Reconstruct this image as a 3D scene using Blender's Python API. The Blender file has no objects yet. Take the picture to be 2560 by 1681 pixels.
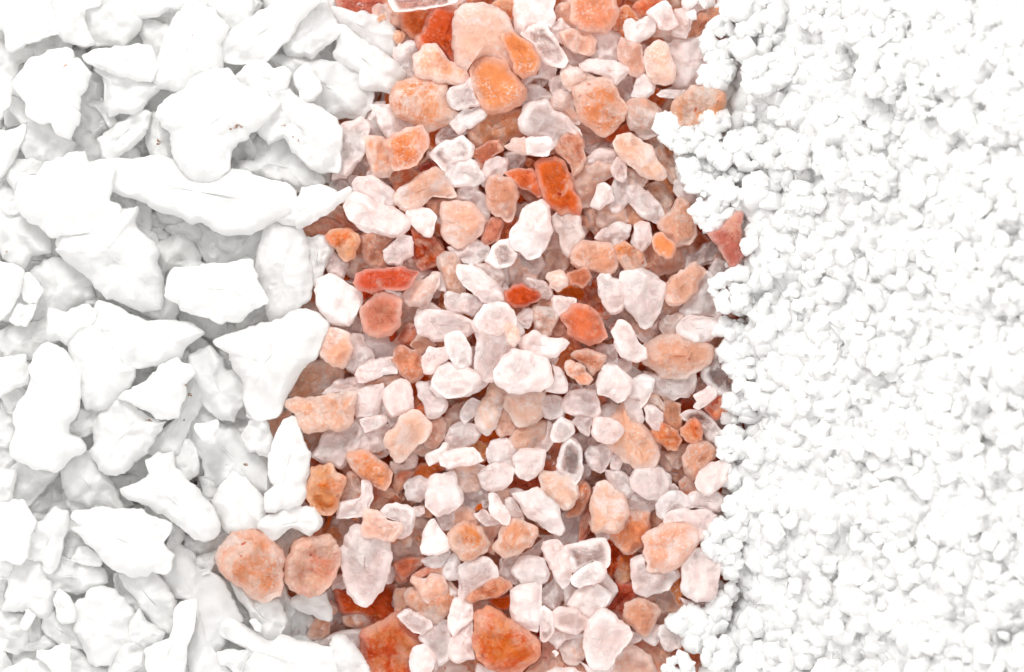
import bpy, bmesh, math, random
import numpy as np
C = bpy.context.scene.collection
SC = bpy.context.scene
SC.unit_settings.scale_length = 0.01            # one unit is a centimetre: the view is ten centimetres wide

# ---------------------------------------------------------------- camera
D = 30.0
PXU = 256.0                                     # photograph pixels per centimetre at the height of the pink salt
cam = bpy.data.cameras.new('camera'); co = bpy.data.objects.new('camera', cam); C.objects.link(co)
co.location = (0, 0, D + 0.45)
cam.sensor_width = 36; cam.lens = 36 * D / (2560 / PXU); cam.clip_end = 200
cam.dof.use_dof = True; cam.dof.focus_distance = D + 0.15; cam.dof.aperture_fstop = 0.28
SC.camera = co

# ---------------------------------------------------------------- light: a bright studio, one big soft lamp over the top edge
w = bpy.data.worlds.new("World"); SC.world = w; w.use_nodes = True
bg = w.node_tree.nodes['Background']; bg.inputs[0].default_value = (1, 0.99, 0.985, 1); bg.inputs[1].default_value = 0.8
def lamp(name, loc, size, power, col):
    l = bpy.data.lights.new(name, 'AREA'); l.shape = 'DISK'; l.size = size; l.energy = power; l.color = col
    o = bpy.data.objects.new(name, l); C.objects.link(o); o.location = loc
    from mathutils import Vector
    o.rotation_euler = (-Vector(loc)).to_track_quat('-Z', 'Y').to_euler()
    return o
lamp('softbox', (-6, 15, 17), 7, 2000, (1, 0.985, 0.96))
SC.view_settings.view_transform = 'Standard'; SC.view_settings.look = 'None'
SC.view_settings.exposure = 1.02; SC.view_settings.gamma = 1
SC.cycles.use_denoising = True
SC.cycles.max_bounces = 48; SC.cycles.diffuse_bounces = 10; SC.cycles.glossy_bounces = 4; SC.cycles.transmission_bounces = 32; SC.cycles.volume_bounces = 0; SC.cycles.sample_clamp_indirect = 10
SC.cycles.caustics_reflective = True; SC.cycles.caustics_refractive = True

# ---------------------------------------------------------------- numpy noise
_rs = np.random.RandomState(7)
_T = _rs.rand(4096)
def _h(i, j, k): return _T[(i * 7919 + j * 104729 + k * 1299709) & 4095]
def vnoise(p):
    """smooth value noise, -1..1, p is (n,3)"""
    f = np.floor(p).astype(np.int64); t = p - f; t = t * t * (3 - 2 * t)
    i, j, k = f[:, 0], f[:, 1], f[:, 2]; x, y, z = t[:, 0], t[:, 1], t[:, 2]
    def L(a, b, q): return a + (b - a) * q
    r = L(L(L(_h(i, j, k), _h(i + 1, j, k), x), L(_h(i, j + 1, k), _h(i + 1, j + 1, k), x), y),
          L(L(_h(i, j, k + 1), _h(i + 1, j, k + 1), x), L(_h(i, j + 1, k + 1), _h(i + 1, j + 1, k + 1), x), y), z)
    return r * 2 - 1
def fbm(p, o=3):
    s = 0; a = 1.0
    for _ in range(o):
        s = s + a * vnoise(p); p = p * 2.03 + 11.3; a *= .5
    return s

# ---------------------------------------------------------------- materials
def mat(name, base, patch=None, patch_amt=.5, patch_scale=2.2, speck=None, frost_glint=.25, trans=0.0, cloud=1.0, rough=.35,
        sss=.5, rad=(.25, .14, .1), bump=.35, bscale=9, hue=.0, coat=.0, frost_glint_col=(.96, .93, .91), bdist=.05, ior=1.36, glass=0, gcol=(1, 1, 1), tl=.5, vein=.6, cut=.45, cscale=7):
    m = bpy.data.materials.new(name); m.use_nodes = True
    nt = m.node_tree; N = nt.nodes; Lk = nt.links; P = N['Principled BSDF']
    def n(t, **k):
        x = N.new(t)
        for a, b in k.items(): setattr(x, a, b)
        return x
    def lk(a, b): Lk.new(a, b)
    tc = n('ShaderNodeTexCoord'); oi = n('ShaderNodeObjectInfo')
    at = n('ShaderNodeAttribute'); at.attribute_name = 'seed'
    mul = n('ShaderNodeVectorMath', operation='MULTIPLY_ADD')
    cmb = n('ShaderNodeCombineXYZ')
    ad = n('ShaderNodeMath', operation='ADD'); lk(oi.outputs['Random'], ad.inputs[0]); lk(at.outputs['Fac'], ad.inputs[1])
    sc = n('ShaderNodeMath', operation='MULTIPLY'); lk(ad.outputs[0], sc.inputs[0]); sc.inputs[1].default_value = 57.0
    for i in range(3): lk(sc.outputs[0], cmb.inputs[i])
    add = n('ShaderNodeVectorMath', operation='ADD'); lk(tc.outputs['Object'], add.inputs[0]); lk(cmb.outputs[0], add.inputs[1])
    V = add.outputs[0]
    def noise(scale, detail=4, rg=.6, dist=0.0):
        x = n('ShaderNodeTexNoise'); lk(V, x.inputs['Vector']); x.inputs['Scale'].default_value = scale
        x.inputs['Detail'].default_value = detail; x.inputs['Roughness'].default_value = rg; x.inputs['Distortion'].default_value = dist
        return x.outputs['Fac']
    def ramp(f, a, b):
        x = n('ShaderNodeMapRange', interpolation_type='SMOOTHSTEP'); lk(f, x.inputs['Value'])
        x.inputs['From Min'].default_value = a; x.inputs['From Max'].default_value = b; return x.outputs[0]
    def mix(f, a, b):
        x = n('ShaderNodeMix', data_type='RGBA')
        if hasattr(f, 'links'): lk(f, x.inputs['Factor'])
        else: x.inputs['Factor'].default_value = f
        for s, v in ((x.inputs[6], a), (x.inputs[7], b)):
            if hasattr(v, 'links'): lk(v, s)
            else: s.default_value = (*v, 1)
        return x.outputs[2]
    def mth(op, a, b):
        x = n('ShaderNodeMath', operation=op)
        for s, v in ((x.inputs[0], a), (x.inputs[1], b)):
            if hasattr(v, 'links'): lk(v, s)
            else: s.default_value = v
        return x.outputs[0]
    col = base
    lighter = tuple(c + (.99 - c) * vein for c in base)
    col = mix(mth('MULTIPLY', ramp(noise(2.3, 7, .66, .4), .4, .62), .9), base, lighter)
    if patch:
        # how much of the stain a crystal has differs from one to the next
        hi = mth('SUBTRACT', .66, mth('MULTIPLY', mth('FRACT', mth('MULTIPLY', ad.outputs[0], 9.7), 0), .2 * patch_amt + .05))
        x = n('ShaderNodeMapRange', interpolation_type='SMOOTHSTEP'); lk(noise(patch_scale, 8, .72, .5), x.inputs['Value'])
        lk(mth('SUBTRACT', hi, .2), x.inputs['From Min']); lk(hi, x.inputs['From Max'])
        col = mix(mth('MULTIPLY', x.outputs[0], patch_amt + .25), col, patch)
    if speck:
        col = mix(mth('MULTIPLY', ramp(noise(9, 3, .5), .68, .74), .85), col, speck)
    if frost_glint:
        fr = mth('MULTIPLY', ramp(noise(34, 4, .7), .5, .64), mth('MULTIPLY', ramp(noise(2.7, 3), .4, .62), frost_glint * 2))  # white dots in the colour stand for glints as well as salt dust
        col = mix(mth('MINIMUM', fr, 1.0), col, frost_glint_col)
    # paler rim paints light glowing through the thin edge, where stain is weaker too
    rm = n('ShaderNodeAttribute'); rm.attribute_name = 'rim'
    if patch: col = mix(mth('MULTIPLY', ramp(rm.outputs['Fac'], .55, 1.0), .55), col, tuple(c + (.97 - c) * .55 for c in base))
    if hue:
        hs = n('ShaderNodeHueSaturation'); lk(col, hs.inputs['Color'])
        lk(mth('ADD', .5 - hue, mth('MULTIPLY', ad.outputs[0], hue * 2)), hs.inputs['Hue'])
        lk(mth('ADD', .8, mth('MULTIPLY', mth('FRACT', mth('MULTIPLY', ad.outputs[0], 5.3), 0), .4)), hs.inputs['Saturation'])
        col = hs.outputs[0]
    if hasattr(col, 'links'): lk(col, P.inputs['Base Color'])
    else: P.inputs['Base Color'].default_value = (*col, 1)
    if trans:
        cl = ramp(noise(2.0, 5, .7, 1.2), .5 - .16 * cloud - .06, .5 - .16 * cloud + .2)      # milky veins
        rim = n('ShaderNodeAttribute'); rim.attribute_name = 'rim'                             # frosted outer crust
        cl = mth('MAXIMUM', cl, mth('MULTIPLY', ramp(rim.outputs['Fac'], .78, .98), .55))
        lk(mth('MULTIPLY', mth('SUBTRACT', 1.0, cl), trans), P.inputs['Transmission Weight'])
    P.inputs['IOR'].default_value = ior
    lk(mth('ADD', rough - .12, mth('MULTIPLY', noise(6, 3), .26)), P.inputs['Roughness'])
    P.inputs['Subsurface Weight'].default_value = sss; P.inputs['Subsurface Radius'].default_value = rad; P.inputs['Subsurface Scale'].default_value = 1.0
    P.inputs['Coat Weight'].default_value = coat; P.inputs['Coat Roughness'].default_value = .08
    b = n('ShaderNodeBump'); b.inputs['Strength'].default_value = bump; b.inputs['Distance'].default_value = bdist
    hgt = mth('ADD', noise(bscale, 8, .62, .3), mth('MULTIPLY', noise(bscale * 4, 5, .7), .6))
    lk(hgt, b.inputs['Height'])
    if cut:                                          # the crystal breaks in small flat faces, each tilted its own way
        vo = n('ShaderNodeTexVoronoi'); vo.inputs['Scale'].default_value = cscale; vo.inputs['Randomness'].default_value = 1
        wob = n('ShaderNodeVectorMath', operation='ADD'); lk(V, wob.inputs[0])
        wn = n('ShaderNodeTexNoise'); lk(V, wn.inputs['Vector']); wn.inputs['Scale'].default_value = 8; wn.inputs['Detail'].default_value = 3
        ws = n('ShaderNodeVectorMath', operation='SCALE'); lk(wn.outputs['Color'], ws.inputs[0]); ws.inputs['Scale'].default_value = .12
        lk(ws.outputs[0], wob.inputs[1]); lk(wob.outputs[0], vo.inputs['Vector'])
        v1 = n('ShaderNodeVectorMath', operation='SUBTRACT'); lk(vo.outputs['Color'], v1.inputs[0]); v1.inputs[1].default_value = (.5, .5, .5)
        v2 = n('ShaderNodeVectorMath', operation='SCALE'); lk(v1.outputs[0], v2.inputs[0]); v2.inputs['Scale'].default_value = cut * 1.6
        ge = n('ShaderNodeNewGeometry'); v3 = n('ShaderNodeVectorMath', operation='ADD'); lk(ge.outputs['Normal'], v3.inputs[0]); lk(v2.outputs[0], v3.inputs[1])
        v4 = n('ShaderNodeVectorMath', operation='NORMALIZE'); lk(v3.outputs[0], v4.inputs[0]); lk(v4.outputs[0], b.inputs['Normal'])
    lk(b.outputs[0], P.inputs['Normal']); lk(b.outputs[0], P.inputs['Coat Normal'])
    tr = n('ShaderNodeBsdfTranslucent'); m2 = n('ShaderNodeMixShader'); m2.inputs[0].default_value = tl     # light leaking through
    if hasattr(col, 'links'): lk(col, tr.inputs['Color'])
    else: tr.inputs['Color'].default_value = (*col, 1)
    lk(P.outputs[0], m2.inputs[1]); lk(tr.outputs[0], m2.inputs[2])
    if tl: lk(m2.outputs[0], N['Material Output'].inputs['Surface'])
    if glass:
        # clear salt body: frosted dielectric skin over a cloudy volume, with the opaque stain and frost as patches
        g = n('ShaderNodeBsdfRefraction' if 0 else 'ShaderNodeBsdfGlass'); g.inputs['Color'].default_value = (*gcol, 1); g.inputs['IOR'].default_value = ior
        lk(mth('ADD', rough - .1, mth('MULTIPLY', noise(5, 3), .3)), g.inputs['Roughness']); b2 = n('ShaderNodeBump'); b2.inputs['Strength'].default_value = .15; b2.inputs['Distance'].default_value = .04; lk(hgt, b2.inputs['Height']); lk(b2.outputs[0], g.inputs['Normal']); g.distribution = 'MULTI_GGX'
        ms = n('ShaderNodeMixShader')
        win = mth('MULTIPLY', mth('SUBTRACT', 1.0, ramp(rm.outputs['Fac'], .45, .88)), ramp(mth('FRACT', mth('MULTIPLY', ad.outputs[0], 7.31), 0), .2, .55))
        cld = mth('ADD', .25, mth('MULTIPLY', ramp(noise(2.6, 5, .65, .7), .4, .58), .75))       # clear window inside a frosted crust, clouded
        k = mth('SUBTRACT', 1.0, mth('MULTIPLY', mth('MULTIPLY', win, cld), glass))
        lk(k, ms.inputs[0]); lk(g.outputs[0], ms.inputs[1])
        lk(m2.outputs[0], ms.inputs[2])
        Lk.new(ms.outputs[0], N['Material Output'].inputs['Surface'])
        P.inputs['Transmission Weight'].default_value = 0
        for q in list(P.inputs['Transmission Weight'].links): Lk.remove(q)

    return m
ORP = (.78, .20, .03)
M = {
 'W': mat('coarse_white_salt', (.83, .83, .823), vein=.3, frost_glint=0, sss=0, rough=.45, bump=.45, bscale=6, bdist=.03, tl=.5, cut=.18, cscale=4),
 'F': mat('fine_white_salt', (.935, .935, .93), vein=0, frost_glint=0, sss=0, rough=.4, bump=.3, bscale=10, tl=.55, cut=0),
 'c': mat('clear_salt', (.985, .845, .81), vein=.8, frost_glint=.5, rough=.2, bump=.7, sss=0, coat=.8, frost_glint_col=(.99, .96, .955), glass=.45, gcol=(.99, .90, .87)),
 't': mat('glassy_salt', (.985, .88, .85), vein=.8, frost_glint=.4, rough=.14, bump=.5, sss=0, coat=.8, frost_glint_col=(.99, .96, .95), glass=.9, gcol=(.99, .92, .90), cut=.3),
 'p': mat('milky_pink_salt', (.985, .79, .71), vein=.65, patch=(.95, .48, .27), patch_amt=.45, patch_scale=3.4, frost_glint=.45, sss=0, rough=.26, hue=.004, bump=.8, coat=.6, frost_glint_col=(.99, .94, .92), glass=.35, gcol=(.99, .86, .81)),
 's': mat('peach_salt', (.985, .75, .63), vein=.6, patch=(.94, .34, .11), patch_amt=.6, patch_scale=3.2, speck=(.65, .09, .01), frost_glint=.45, sss=0, rough=.24, hue=.004, coat=.7, bump=1, frost_glint_col=(.99, .93, .89), glass=.35, gcol=(.99, .78, .64), cut=.55),
 'o': mat('amber_salt', (.98, .55, .32), vein=.45, patch=(.86, .20, .05), patch_amt=.65, patch_scale=3, speck=(.45, .03, .004), frost_glint=.2, sss=0, rough=.22, hue=.005, coat=.8, bump=1, frost_glint_col=(.98, .82, .72), glass=.45, gcol=(.99, .66, .38), cut=.6),
 'r': mat('red_salt', (.96, .41, .20), vein=.45, patch=(.74, .10, .015), patch_amt=.8, patch_scale=3, speck=(.3, .015, .003), frost_glint=.2, sss=0, rough=.2, hue=.004, coat=.8, bump=1, frost_glint_col=(.98, .72, .56), glass=.4, gcol=(.98, .5, .25), cut=.65),
 'pink_bounce': mat('pink_bounce_sheet', (.95, .36, .13), patch=(.85, .22, .05), patch_amt=.9, patch_scale=2.2, frost_glint=.3, sss=0, rough=.5, bump=1, bscale=7, tl=0),  # orange colour of the added sheet, a warm glow for the gaps
 'white_bounce': mat('white_bounce_sheet', (.92, .92, .91), frost_glint=0, sss=0, rough=.5, bump=1, bscale=7, tl=0),  # pale colour of the added sheet that lightens gaps between chunks
 'ground': mat('dark_table', (.05, .03, .025), frost_glint=0, sss=0, rough=.6, tl=0),
 'speck': mat('brown_speck', (.35, .13, .02), frost_glint=0, sss=.2, rough=.5),
}

# outlines of the stones, in photograph pixels of the part of the photograph named by each T line
DATA = '''T 0 0 .3071
3W -30,-30 400,-30 430,100 440,190 480,270 260,330 100,410 55,370 35,235 -30,235
3W 410,-30 800,-30 810,50 760,70 700,80 690,170 720,240 770,340 740,375 570,345 480,270 430,190
2W 700,80 780,70 930,40 1030,60 1080,120 1130,180 1120,250 1040,330 1000,375 870,360 770,350 720,240 685,160
1W 780,-40 1090,-40 980,25 830,60
2W 1080,-30 1560,-30 1550,40 1460,80 1350,60 1290,120 1130,135 1060,100 1040,60
0W 1110,120 1420,80 1440,190 1370,210 1250,225 1130,180
1W 1150,190 1350,220 1370,270 1340,370 1330,420 1270,560 1190,390 1130,260
1W 240,360 340,310 500,280 560,360 540,420 400,440 270,470
1W -30,340 60,380 250,400 240,470 140,540 130,610 60,640 -30,560
4W 550,385 600,420 600,480 640,470 740,600 700,690 650,790 640,900 660,930 590,1060 570,1130 470,1090 420,1010 340,1010 270,970 210,890 200,830 110,700 150,600 270,490 =white chunk with a tiny orange dash on its top
3W -30,560 30,600 90,640 100,740 80,860 20,900 -30,900
1W 80,780 210,850 270,960 190,1010 100,900
3W 700,450 790,410 940,380 1180,375 1230,420 1270,560 1220,660 1100,640 950,600 800,560 730,520 690,470
2W 800,600 830,560 1100,640 1220,690 1290,710 1200,790 1110,915 1000,915 910,920 870,830 860,630
0W 690,680 750,640 860,650 870,800 720,820 650,870
1W 720,830 870,830 910,920 940,1000 880,1010 820,930 800,890 730,870
0W 650,880 790,900 900,1020 1090,930 1060,960 870,1080 730,1220 690,1200 590,1100
2W 1100,930 1210,940 1170,1060 1110,1150 1010,1250 870,1300 800,1130 920,1060
1W 1210,950 1300,950 1400,1100 1400,1230 1360,1290 1260,1290 1220,1200 1185,1050
0W 1290,700 1480,740 1290,900 1280,950 1110,915 1200,790
1W 280,980 450,1020 560,1130 580,1180 530,1260 380,1310 240,1270 200,1170 230,1060
2W 200,1030 190,1130 130,1250 110,1300 20,1410 -30,1420 -30,1080 60,1090
1W 100,1320 280,1300 380,1330 340,1430 200,1440 140,1540 90,1480 80,1400
0W 520,1180 660,1150 710,1240 720,1330 600,1300
0W 730,1230 800,1180 870,1300 860,1340 720,1330
1W 880,1240 920,1215 1000,1245 1130,1300 1300,1290 1420,1300 1440,1400 900,1400 870,1330
T 0 400 .3071
4W 130,280 150,170 200,130 310,120 400,20 560,-50 690,-60 710,20 880,20 940,80 890,200 890,330 970,360 980,430 830,540 640,610 530,600 420,620 220,490 150,430 =broad flat white chunk, topmost in the middle of the left side
3W 480,700 520,600 660,600 840,500 980,430 1120,400 1125,430 1090,520 1110,570 1200,650 1280,740 1260,840 1300,940 1310,1060 1300,1200 1120,1210 870,1100 790,1020 640,880 560,830
1W 0,560 60,520 200,510 330,560 370,640 380,740 250,770 190,860 60,790 20,700
3W -30,420 20,450 50,540 0,580 -30,590
0W 50,760 250,770 380,740 560,840 280,900 200,930
3W -30,850 60,840 140,870 190,920 170,1000 130,1140 90,1210 0,1300 -30,1300
3W 160,960 240,940 320,990 350,1060 300,1170 240,1170 160,1080
1W 280,930 400,860 560,840 640,920 690,980 720,1100 610,1170 500,1230 300,1300 290,1200 350,1060
3W 150,1185 290,1180 280,1270 220,1355 140,1350 65,1310
3W 410,1220 520,1240 650,1190 780,1220 780,1280 720,1360 640,1380 560,1500 490,1470 400,1480 385,1420
0W 630,900 780,1000 900,1110 1120,1200 1080,1240 830,1150 720,1100
1W 1300,1040 1350,1060 1420,1180 1420,1280 1400,1310 1160,1240 1300,1180
0W 1100,600 1110,520 1160,495 1210,560 1230,660 1120,630
0W 1220,570 1300,560 1370,630 1310,710 1250,690
0W 880,230 1030,290 1070,370 980,430 880,350
0W -30,150 80,100 100,250 20,350 -30,370
1W 20,380 80,300 140,320 150,430 70,440
0W 370,600 480,690 560,840 380,760
T 400 0 .3071
3W 230,20 300,15 360,75 430,90 470,160 555,225 520,310 490,350 500,560 380,610 180,730 90,730 0,690 -30,640 30,380 70,270 170,100
1W 410,-30 720,-30 740,100 720,170 620,230 540,200 440,90
3W 1270,-40 1340,-40 1180,130 1100,230 1040,330 920,440 850,500 770,510 680,510 520,480 500,400 520,320 630,230 720,160 860,80 960,20 1000,-40
2W 1290,-40 1340,0 1370,60 1420,170 1465,240 1430,310 1340,370 1230,450 1120,450 1060,430 1020,370 1040,330 1100,230 1180,130
2W 900,490 1000,470 1100,480 1200,510 1340,520 1450,530 1560,570 1640,640 1690,720 1690,850 1620,960 1500,940 1380,960 1300,900 1220,850 1100,700
3W 1090,640 1130,560 1200,520 1290,650 1310,740 1200,840 1140,790
3W 610,640 710,540 850,510 910,560 1000,545 1050,600 1030,690 960,750 860,740 730,710 680,690
3W 880,750 1010,720 1100,780 1190,850 1300,900 1420,980 1470,1040 1480,1100 1460,1300 1430,1390 1280,1380 1190,1330 1060,1200 1010,1120 900,1170 810,1050 960,870
4W 200,720 330,620 470,560 550,580 620,640 690,710 850,720 890,790 970,850 920,920 800,1060 730,1090 590,1230 570,1370 510,1430 410,1480 310,1490 240,1450 200,1380 130,1280 100,1180 100,1100 20,1030 -10,950 -10,870 100,780 =largest raised white chunk with a small gold-brown fleck on it
1W 780,1310 900,1180 1010,1120 1060,1210 1190,1340 1260,1450 1250,1500 1190,1530 1100,1500 960,1480 870,1440 650,1400 700,1320
0W 590,1230 780,1080 750,1200 740,1250 680,1350 590,1370
0W 500,560 620,620 720,540 620,530 520,520
0W 1060,430 1230,450 1350,380 1430,320 1440,480 1350,520 1180,500
0W 1000,690 1090,640 1140,800 1180,860 1050,780
0W 740,1250 800,1100 900,1180 780,1310 680,1370
T 400 400 .3071
3W -420,20 -300,0 -150,10 -60,-20 30,-10 120,10 200,100 240,160 300,190 420,180 500,130 560,80 640,90 700,110 860,170 1000,190 1060,260 1100,340 1090,370 980,440 860,510 720,580 500,590 340,510 260,500 100,440 0,400 -60,370 -150,320 -290,290 -430,200 =long white lens-shaped slab lying under the largest chunk
3W 1070,430 1100,350 1160,250 1300,190 1420,270 1440,270 1510,230 1530,260 1500,330 1430,370 1340,450 1200,540 1120,560 980,490 870,510
1W 1210,60 1300,100 1330,180 1250,250 1150,260 1080,220
1W 1320,100 1380,100 1380,190 1330,170
2W 930,530 1130,580 1170,650 1190,750 1220,930 1200,1110 1060,1220 900,1270 880,1150 860,1050 800,870 830,700 860,610
2W 1210,640 1340,640 1420,720 1370,800 1330,900 1270,1010 1230,970 1210,880 1190,770
0W 330,520 520,600 720,590 840,520 830,700 800,860 700,820 600,830 480,850 400,760 340,690
0W -20,730 50,680 130,640 210,680 260,760 290,870 80,880 0,950 -30,1030
0W 60,560 250,520 320,560 320,640 250,690 180,660
1W 480,640 600,610 660,650 650,750 600,770 520,740
4W 70,930 130,875 290,870 420,855 560,845 690,820 750,830 790,900 800,980 830,1050 880,1130 870,1170 760,1200 700,1270 590,1310 470,1310 330,1270 220,1240 110,1160 50,1110 40,1050 =loaf-shaped white chunk lying level, rounded along its lower edge
0W 640,1290 880,1190 870,1300 820,1330 640,1380
0W 130,1180 220,1250 480,1320 520,1400 450,1450 320,1400 200,1320
0W -60,440 100,460 260,520 60,560 -60,520
T 0 800 .3071
3W 830,-140 960,-100 1060,-40 1200,10 1400,10 1550,30 1628,110 1540,180 1470,260 1400,330 1200,375 1070,390 960,300 900,180 830,90 720,60 =pointed white slab whose tip faces the loaf-shaped chunk
3W 600,90 640,65 830,70 900,160 970,240 1010,340 1090,410 1095,460 980,600 870,710 800,720 700,700 640,480 570,300 570,180
4W 310,260 380,210 460,225 550,290 600,370 650,460 640,700 620,800 550,880 560,925 650,960 690,1020 660,1070 560,1140 460,1225 340,1210 200,1160 100,1080 90,1000 140,880 120,760 200,620 260,480 240,400 =tall lumpy white chunk with a blunt foot, raised above its neighbours
2W 640,720 850,720 800,860 660,950 560,880 620,800
1W 30,200 90,100 200,60 400,10 400,180 330,230 310,300 180,310 60,290
3W -30,320 60,300 200,300 200,360 240,430 200,520 40,600 -30,640
1W -30,500 150,560 200,620 140,700 120,750 60,740 20,640
1W -30,760 110,760 130,850 100,1000 60,1030 -30,1020
0W -30,1030 90,1020 200,1150 160,1200 110,1260 -30,1250
2W -30,1240 120,1240 100,1380 100,1450 -30,1490
1W 110,1240 200,1160 340,1210 460,1230 400,1300 320,1400 220,1500 110,1440
0W 450,1230 530,1160 560,1430 460,1480 370,1530 280,1540 240,1500
2W 530,1170 660,1080 740,1120 830,1220 930,1400 990,1540 860,1540 740,1520 690,1480 600,1460 550,1400 530,1270
0W 700,950 780,950 780,1050 770,1130 700,1060
1W 560,1440 690,1480 720,1560 620,1560 560,1520
3W 950,670 1060,680 1200,790 1300,840 1340,830 1200,1050 1060,1190 960,1240 880,1230 780,1130 740,1070 780,1000 780,900 820,790
4W 1010,580 1140,530 1300,370 1440,310 1530,360 1580,440 1500,520 1490,680 1440,790 1370,820 1310,810 1190,720 1070,670 960,640
2W 1440,790 1500,500 1590,440 1640,560 1640,690 1590,780 1530,900 1460,1060 1380,1090 1300,1080 1220,1060 1240,960
1W 1440,310 1530,255 1545,300 1545,400
0W 1080,390 1310,350 1200,460 1130,530 1010,580 1050,480
0W 1060,1190 1130,1110 1280,1070 1210,1150 1200,1290 1080,1320 1060,1260
4W 1200,1160 1290,1080 1410,1080 1425,1200 1530,1290 1620,1390 1720,1500 1780,1650 1790,1730 1740,1790 1660,1800 1560,1760 1480,1690 1330,1600 1200,1510 1070,1470 990,1410 985,1370 1060,1340 1170,1300 1220,1240 =large white chunk slanting down with a blunt thumb pointing left
0W 890,1290 1060,1270 1160,1300 990,1370 1080,1480 960,1480
0W 550,180 430,180 560,280
0W 240,1500 460,1500 560,1440 620,1700 520,1720 300,1600
T 400 800 .3071
4W 450,170 520,120 700,80 850,20 990,-10 1070,-60 1190,-90 1280,-50 1350,10 1365,80 1310,190 1300,250 1260,320 1180,360 1110,480 1060,580 1010,690 960,770 880,795 780,800 720,740 680,630 690,520 600,390 570,330 560,270 480,220 =big wedge-shaped white chunk tapering down beside the pink crystals
2W 260,300 400,240 500,320 520,400 600,420 680,540 690,630 640,690 600,740 590,800 480,780 400,720 340,650 330,520 260,440
1W 500,270 570,270 610,400 540,420 500,350
1W 270,830 320,740 430,740 480,820 470,870 600,910 700,1010 800,1100 870,1240 860,1340 800,1370 730,1300 620,1270 500,1310 390,1250 380,1130 300,1020 260,940
4W 290,840 450,820 475,840 450,1000 400,1005 320,950 280,890
3W 730,840 830,800 870,850 920,960 900,1130 800,1100 700,1020 655,960
0W 480,800 600,790 740,760 720,840 650,950 480,860
3W 700,730 740,740 790,800 740,810 700,780
4W 1000,830 1050,790 1100,790 1130,870 1200,1030 1225,1200 1200,1380 1150,1500 1060,1545 960,1560 860,1560 850,1480 850,1410 920,1350 890,1290 885,1200 900,1120 930,1000 960,900 =upright pointed white chunk next to the burnt-orange crystal
1c 870,800 960,760 1040,750 1050,790 990,830 930,980
3W 590,1250 700,1280 740,1340 820,1400 850,1480 860,1560 850,1640 820,1700 700,1740 560,1720 490,1640 440,1500 480,1400 510,1310
1W 330,1290 400,1280 490,1350 480,1440 370,1420
2W 130,1150 220,980 290,1040 310,1200 300,1260 200,1290
1W 720,1210 880,1270 920,1350 830,1400 740,1340
0W 180,200 300,260 250,400 240,240
1c 1070,520 1100,480 1180,360 1320,350 1450,420 1460,480 1340,600 1250,620 1200,640 1080,620
2c 1340,600 1430,500 1580,470 1640,520 1640,600 1580,600 1500,590
4s 1030,660 1100,620 1200,640 1340,610 1420,600 1590,590 1585,760 1540,880 1400,900 1280,910 1210,930 1130,870 1100,790 1040,720 =peach crystal streaked with orange, wider than tall, beside the big white wedge
4p 1370,75 1450,65 1530,100 1550,180 1570,220 1530,370 1480,390 1400,370 1310,320 1290,280 1310,190 1350,120
0c 1180,920 1340,920 1280,1060 1220,1080 1190,1000
4o 1240,1210 1370,1165 1410,1180 1430,1230 1510,1290 1490,1370 1450,1500 1400,1590 1310,1570 1240,1520 1190,1440 1185,1370 1230,1280 =burnt-orange crystal with dark specks, right of the upright white chunk
T 0 1201 .3071
4W -30,190 60,180 110,150 190,160 220,220 290,320 280,370 240,490 220,620 160,690 110,670 60,640 -30,640
3W 400,280 450,235 540,265 550,370 530,460 490,600 460,700 410,745 360,720 350,660 230,630 250,480 290,370
2W -30,640 110,690 90,770 60,815 -30,790
2W 200,660 350,660 380,820 430,950 410,1060 370,1115 310,1100 260,1050 150,1050 40,1040 60,960 130,700
2W 500,620 570,660 700,690 800,710 845,750 840,830 720,890 620,910 540,890 430,900 380,740 470,700
1W 560,450 690,480 760,560 650,610 520,630 490,600 500,520
3W 570,650 650,560 720,545 830,630 820,700 760,700 640,670
4W 600,260 680,245 860,230 980,240 1150,240 1210,300 1330,320 1390,350 1390,400 1330,500 1370,570 1410,600 1400,700 1360,755 1240,740 1180,780 1060,780 970,750 900,690 800,590 700,490 600,400 640,350 590,310 =widest raised white chunk near the bottom, with wavy sides
0W 860,680 950,750 950,840 880,830 860,760
0W 550,130 640,170 740,190 740,240 600,260 560,210
0W 240,200 460,190 540,260 400,280 300,340
1W 1210,220 1340,270 1480,400 1480,450 1410,570 1360,560 1350,500 1400,400 1380,330 1220,310
2W 950,770 1060,780 1180,790 1270,760 1340,840 1400,930 1420,1000 1430,1200 1360,1220 1230,1170 1170,1080 1080,1050 990,940 960,880
3W 620,1010 700,960 720,910 800,880 880,900 960,920 1030,1010 1085,1090 1040,1160 1070,1300 960,1380 900,1470 780,1490 720,1440 690,1340 630,1200
3W 430,980 490,905 570,960 600,1050 620,1150 500,1160 450,1060
2W 370,1120 450,1080 490,1160 620,1170 690,1350 560,1340 450,1300 360,1210
1W 240,1060 330,1130 330,1260 250,1290 230,1190
3W 220,1040 300,1100 220,1200 180,1190 170,1110
1W -30,1060 60,1110 150,1130 210,1250 190,1350 120,1395 50,1380 -30,1300
1W 210,1350 260,1300 380,1270 420,1340 330,1380 220,1380
3W -30,1290 50,1290 70,1310 20,1400 -30,1390
3W 1050,1130 1140,1060 1210,1170 1330,1240 1280,1330 1190,1390 1070,1300
4W 1420,1050 1500,985 1590,990 1580,1180 1520,1400 1490,1600 1240,1600 1190,1480 1185,1370 1380,1280 1410,1180 =rough white column standing upright at the bottom of the left heap
3W 950,1370 1100,1310 1180,1400 1160,1500 1060,1600 880,1600 900,1480
4W 310,1390 400,1365 560,1350 570,1600 440,1600 380,1490 320,1440
2W 560,1360 640,1400 750,1500 880,1560 880,1620 570,1620
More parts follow.
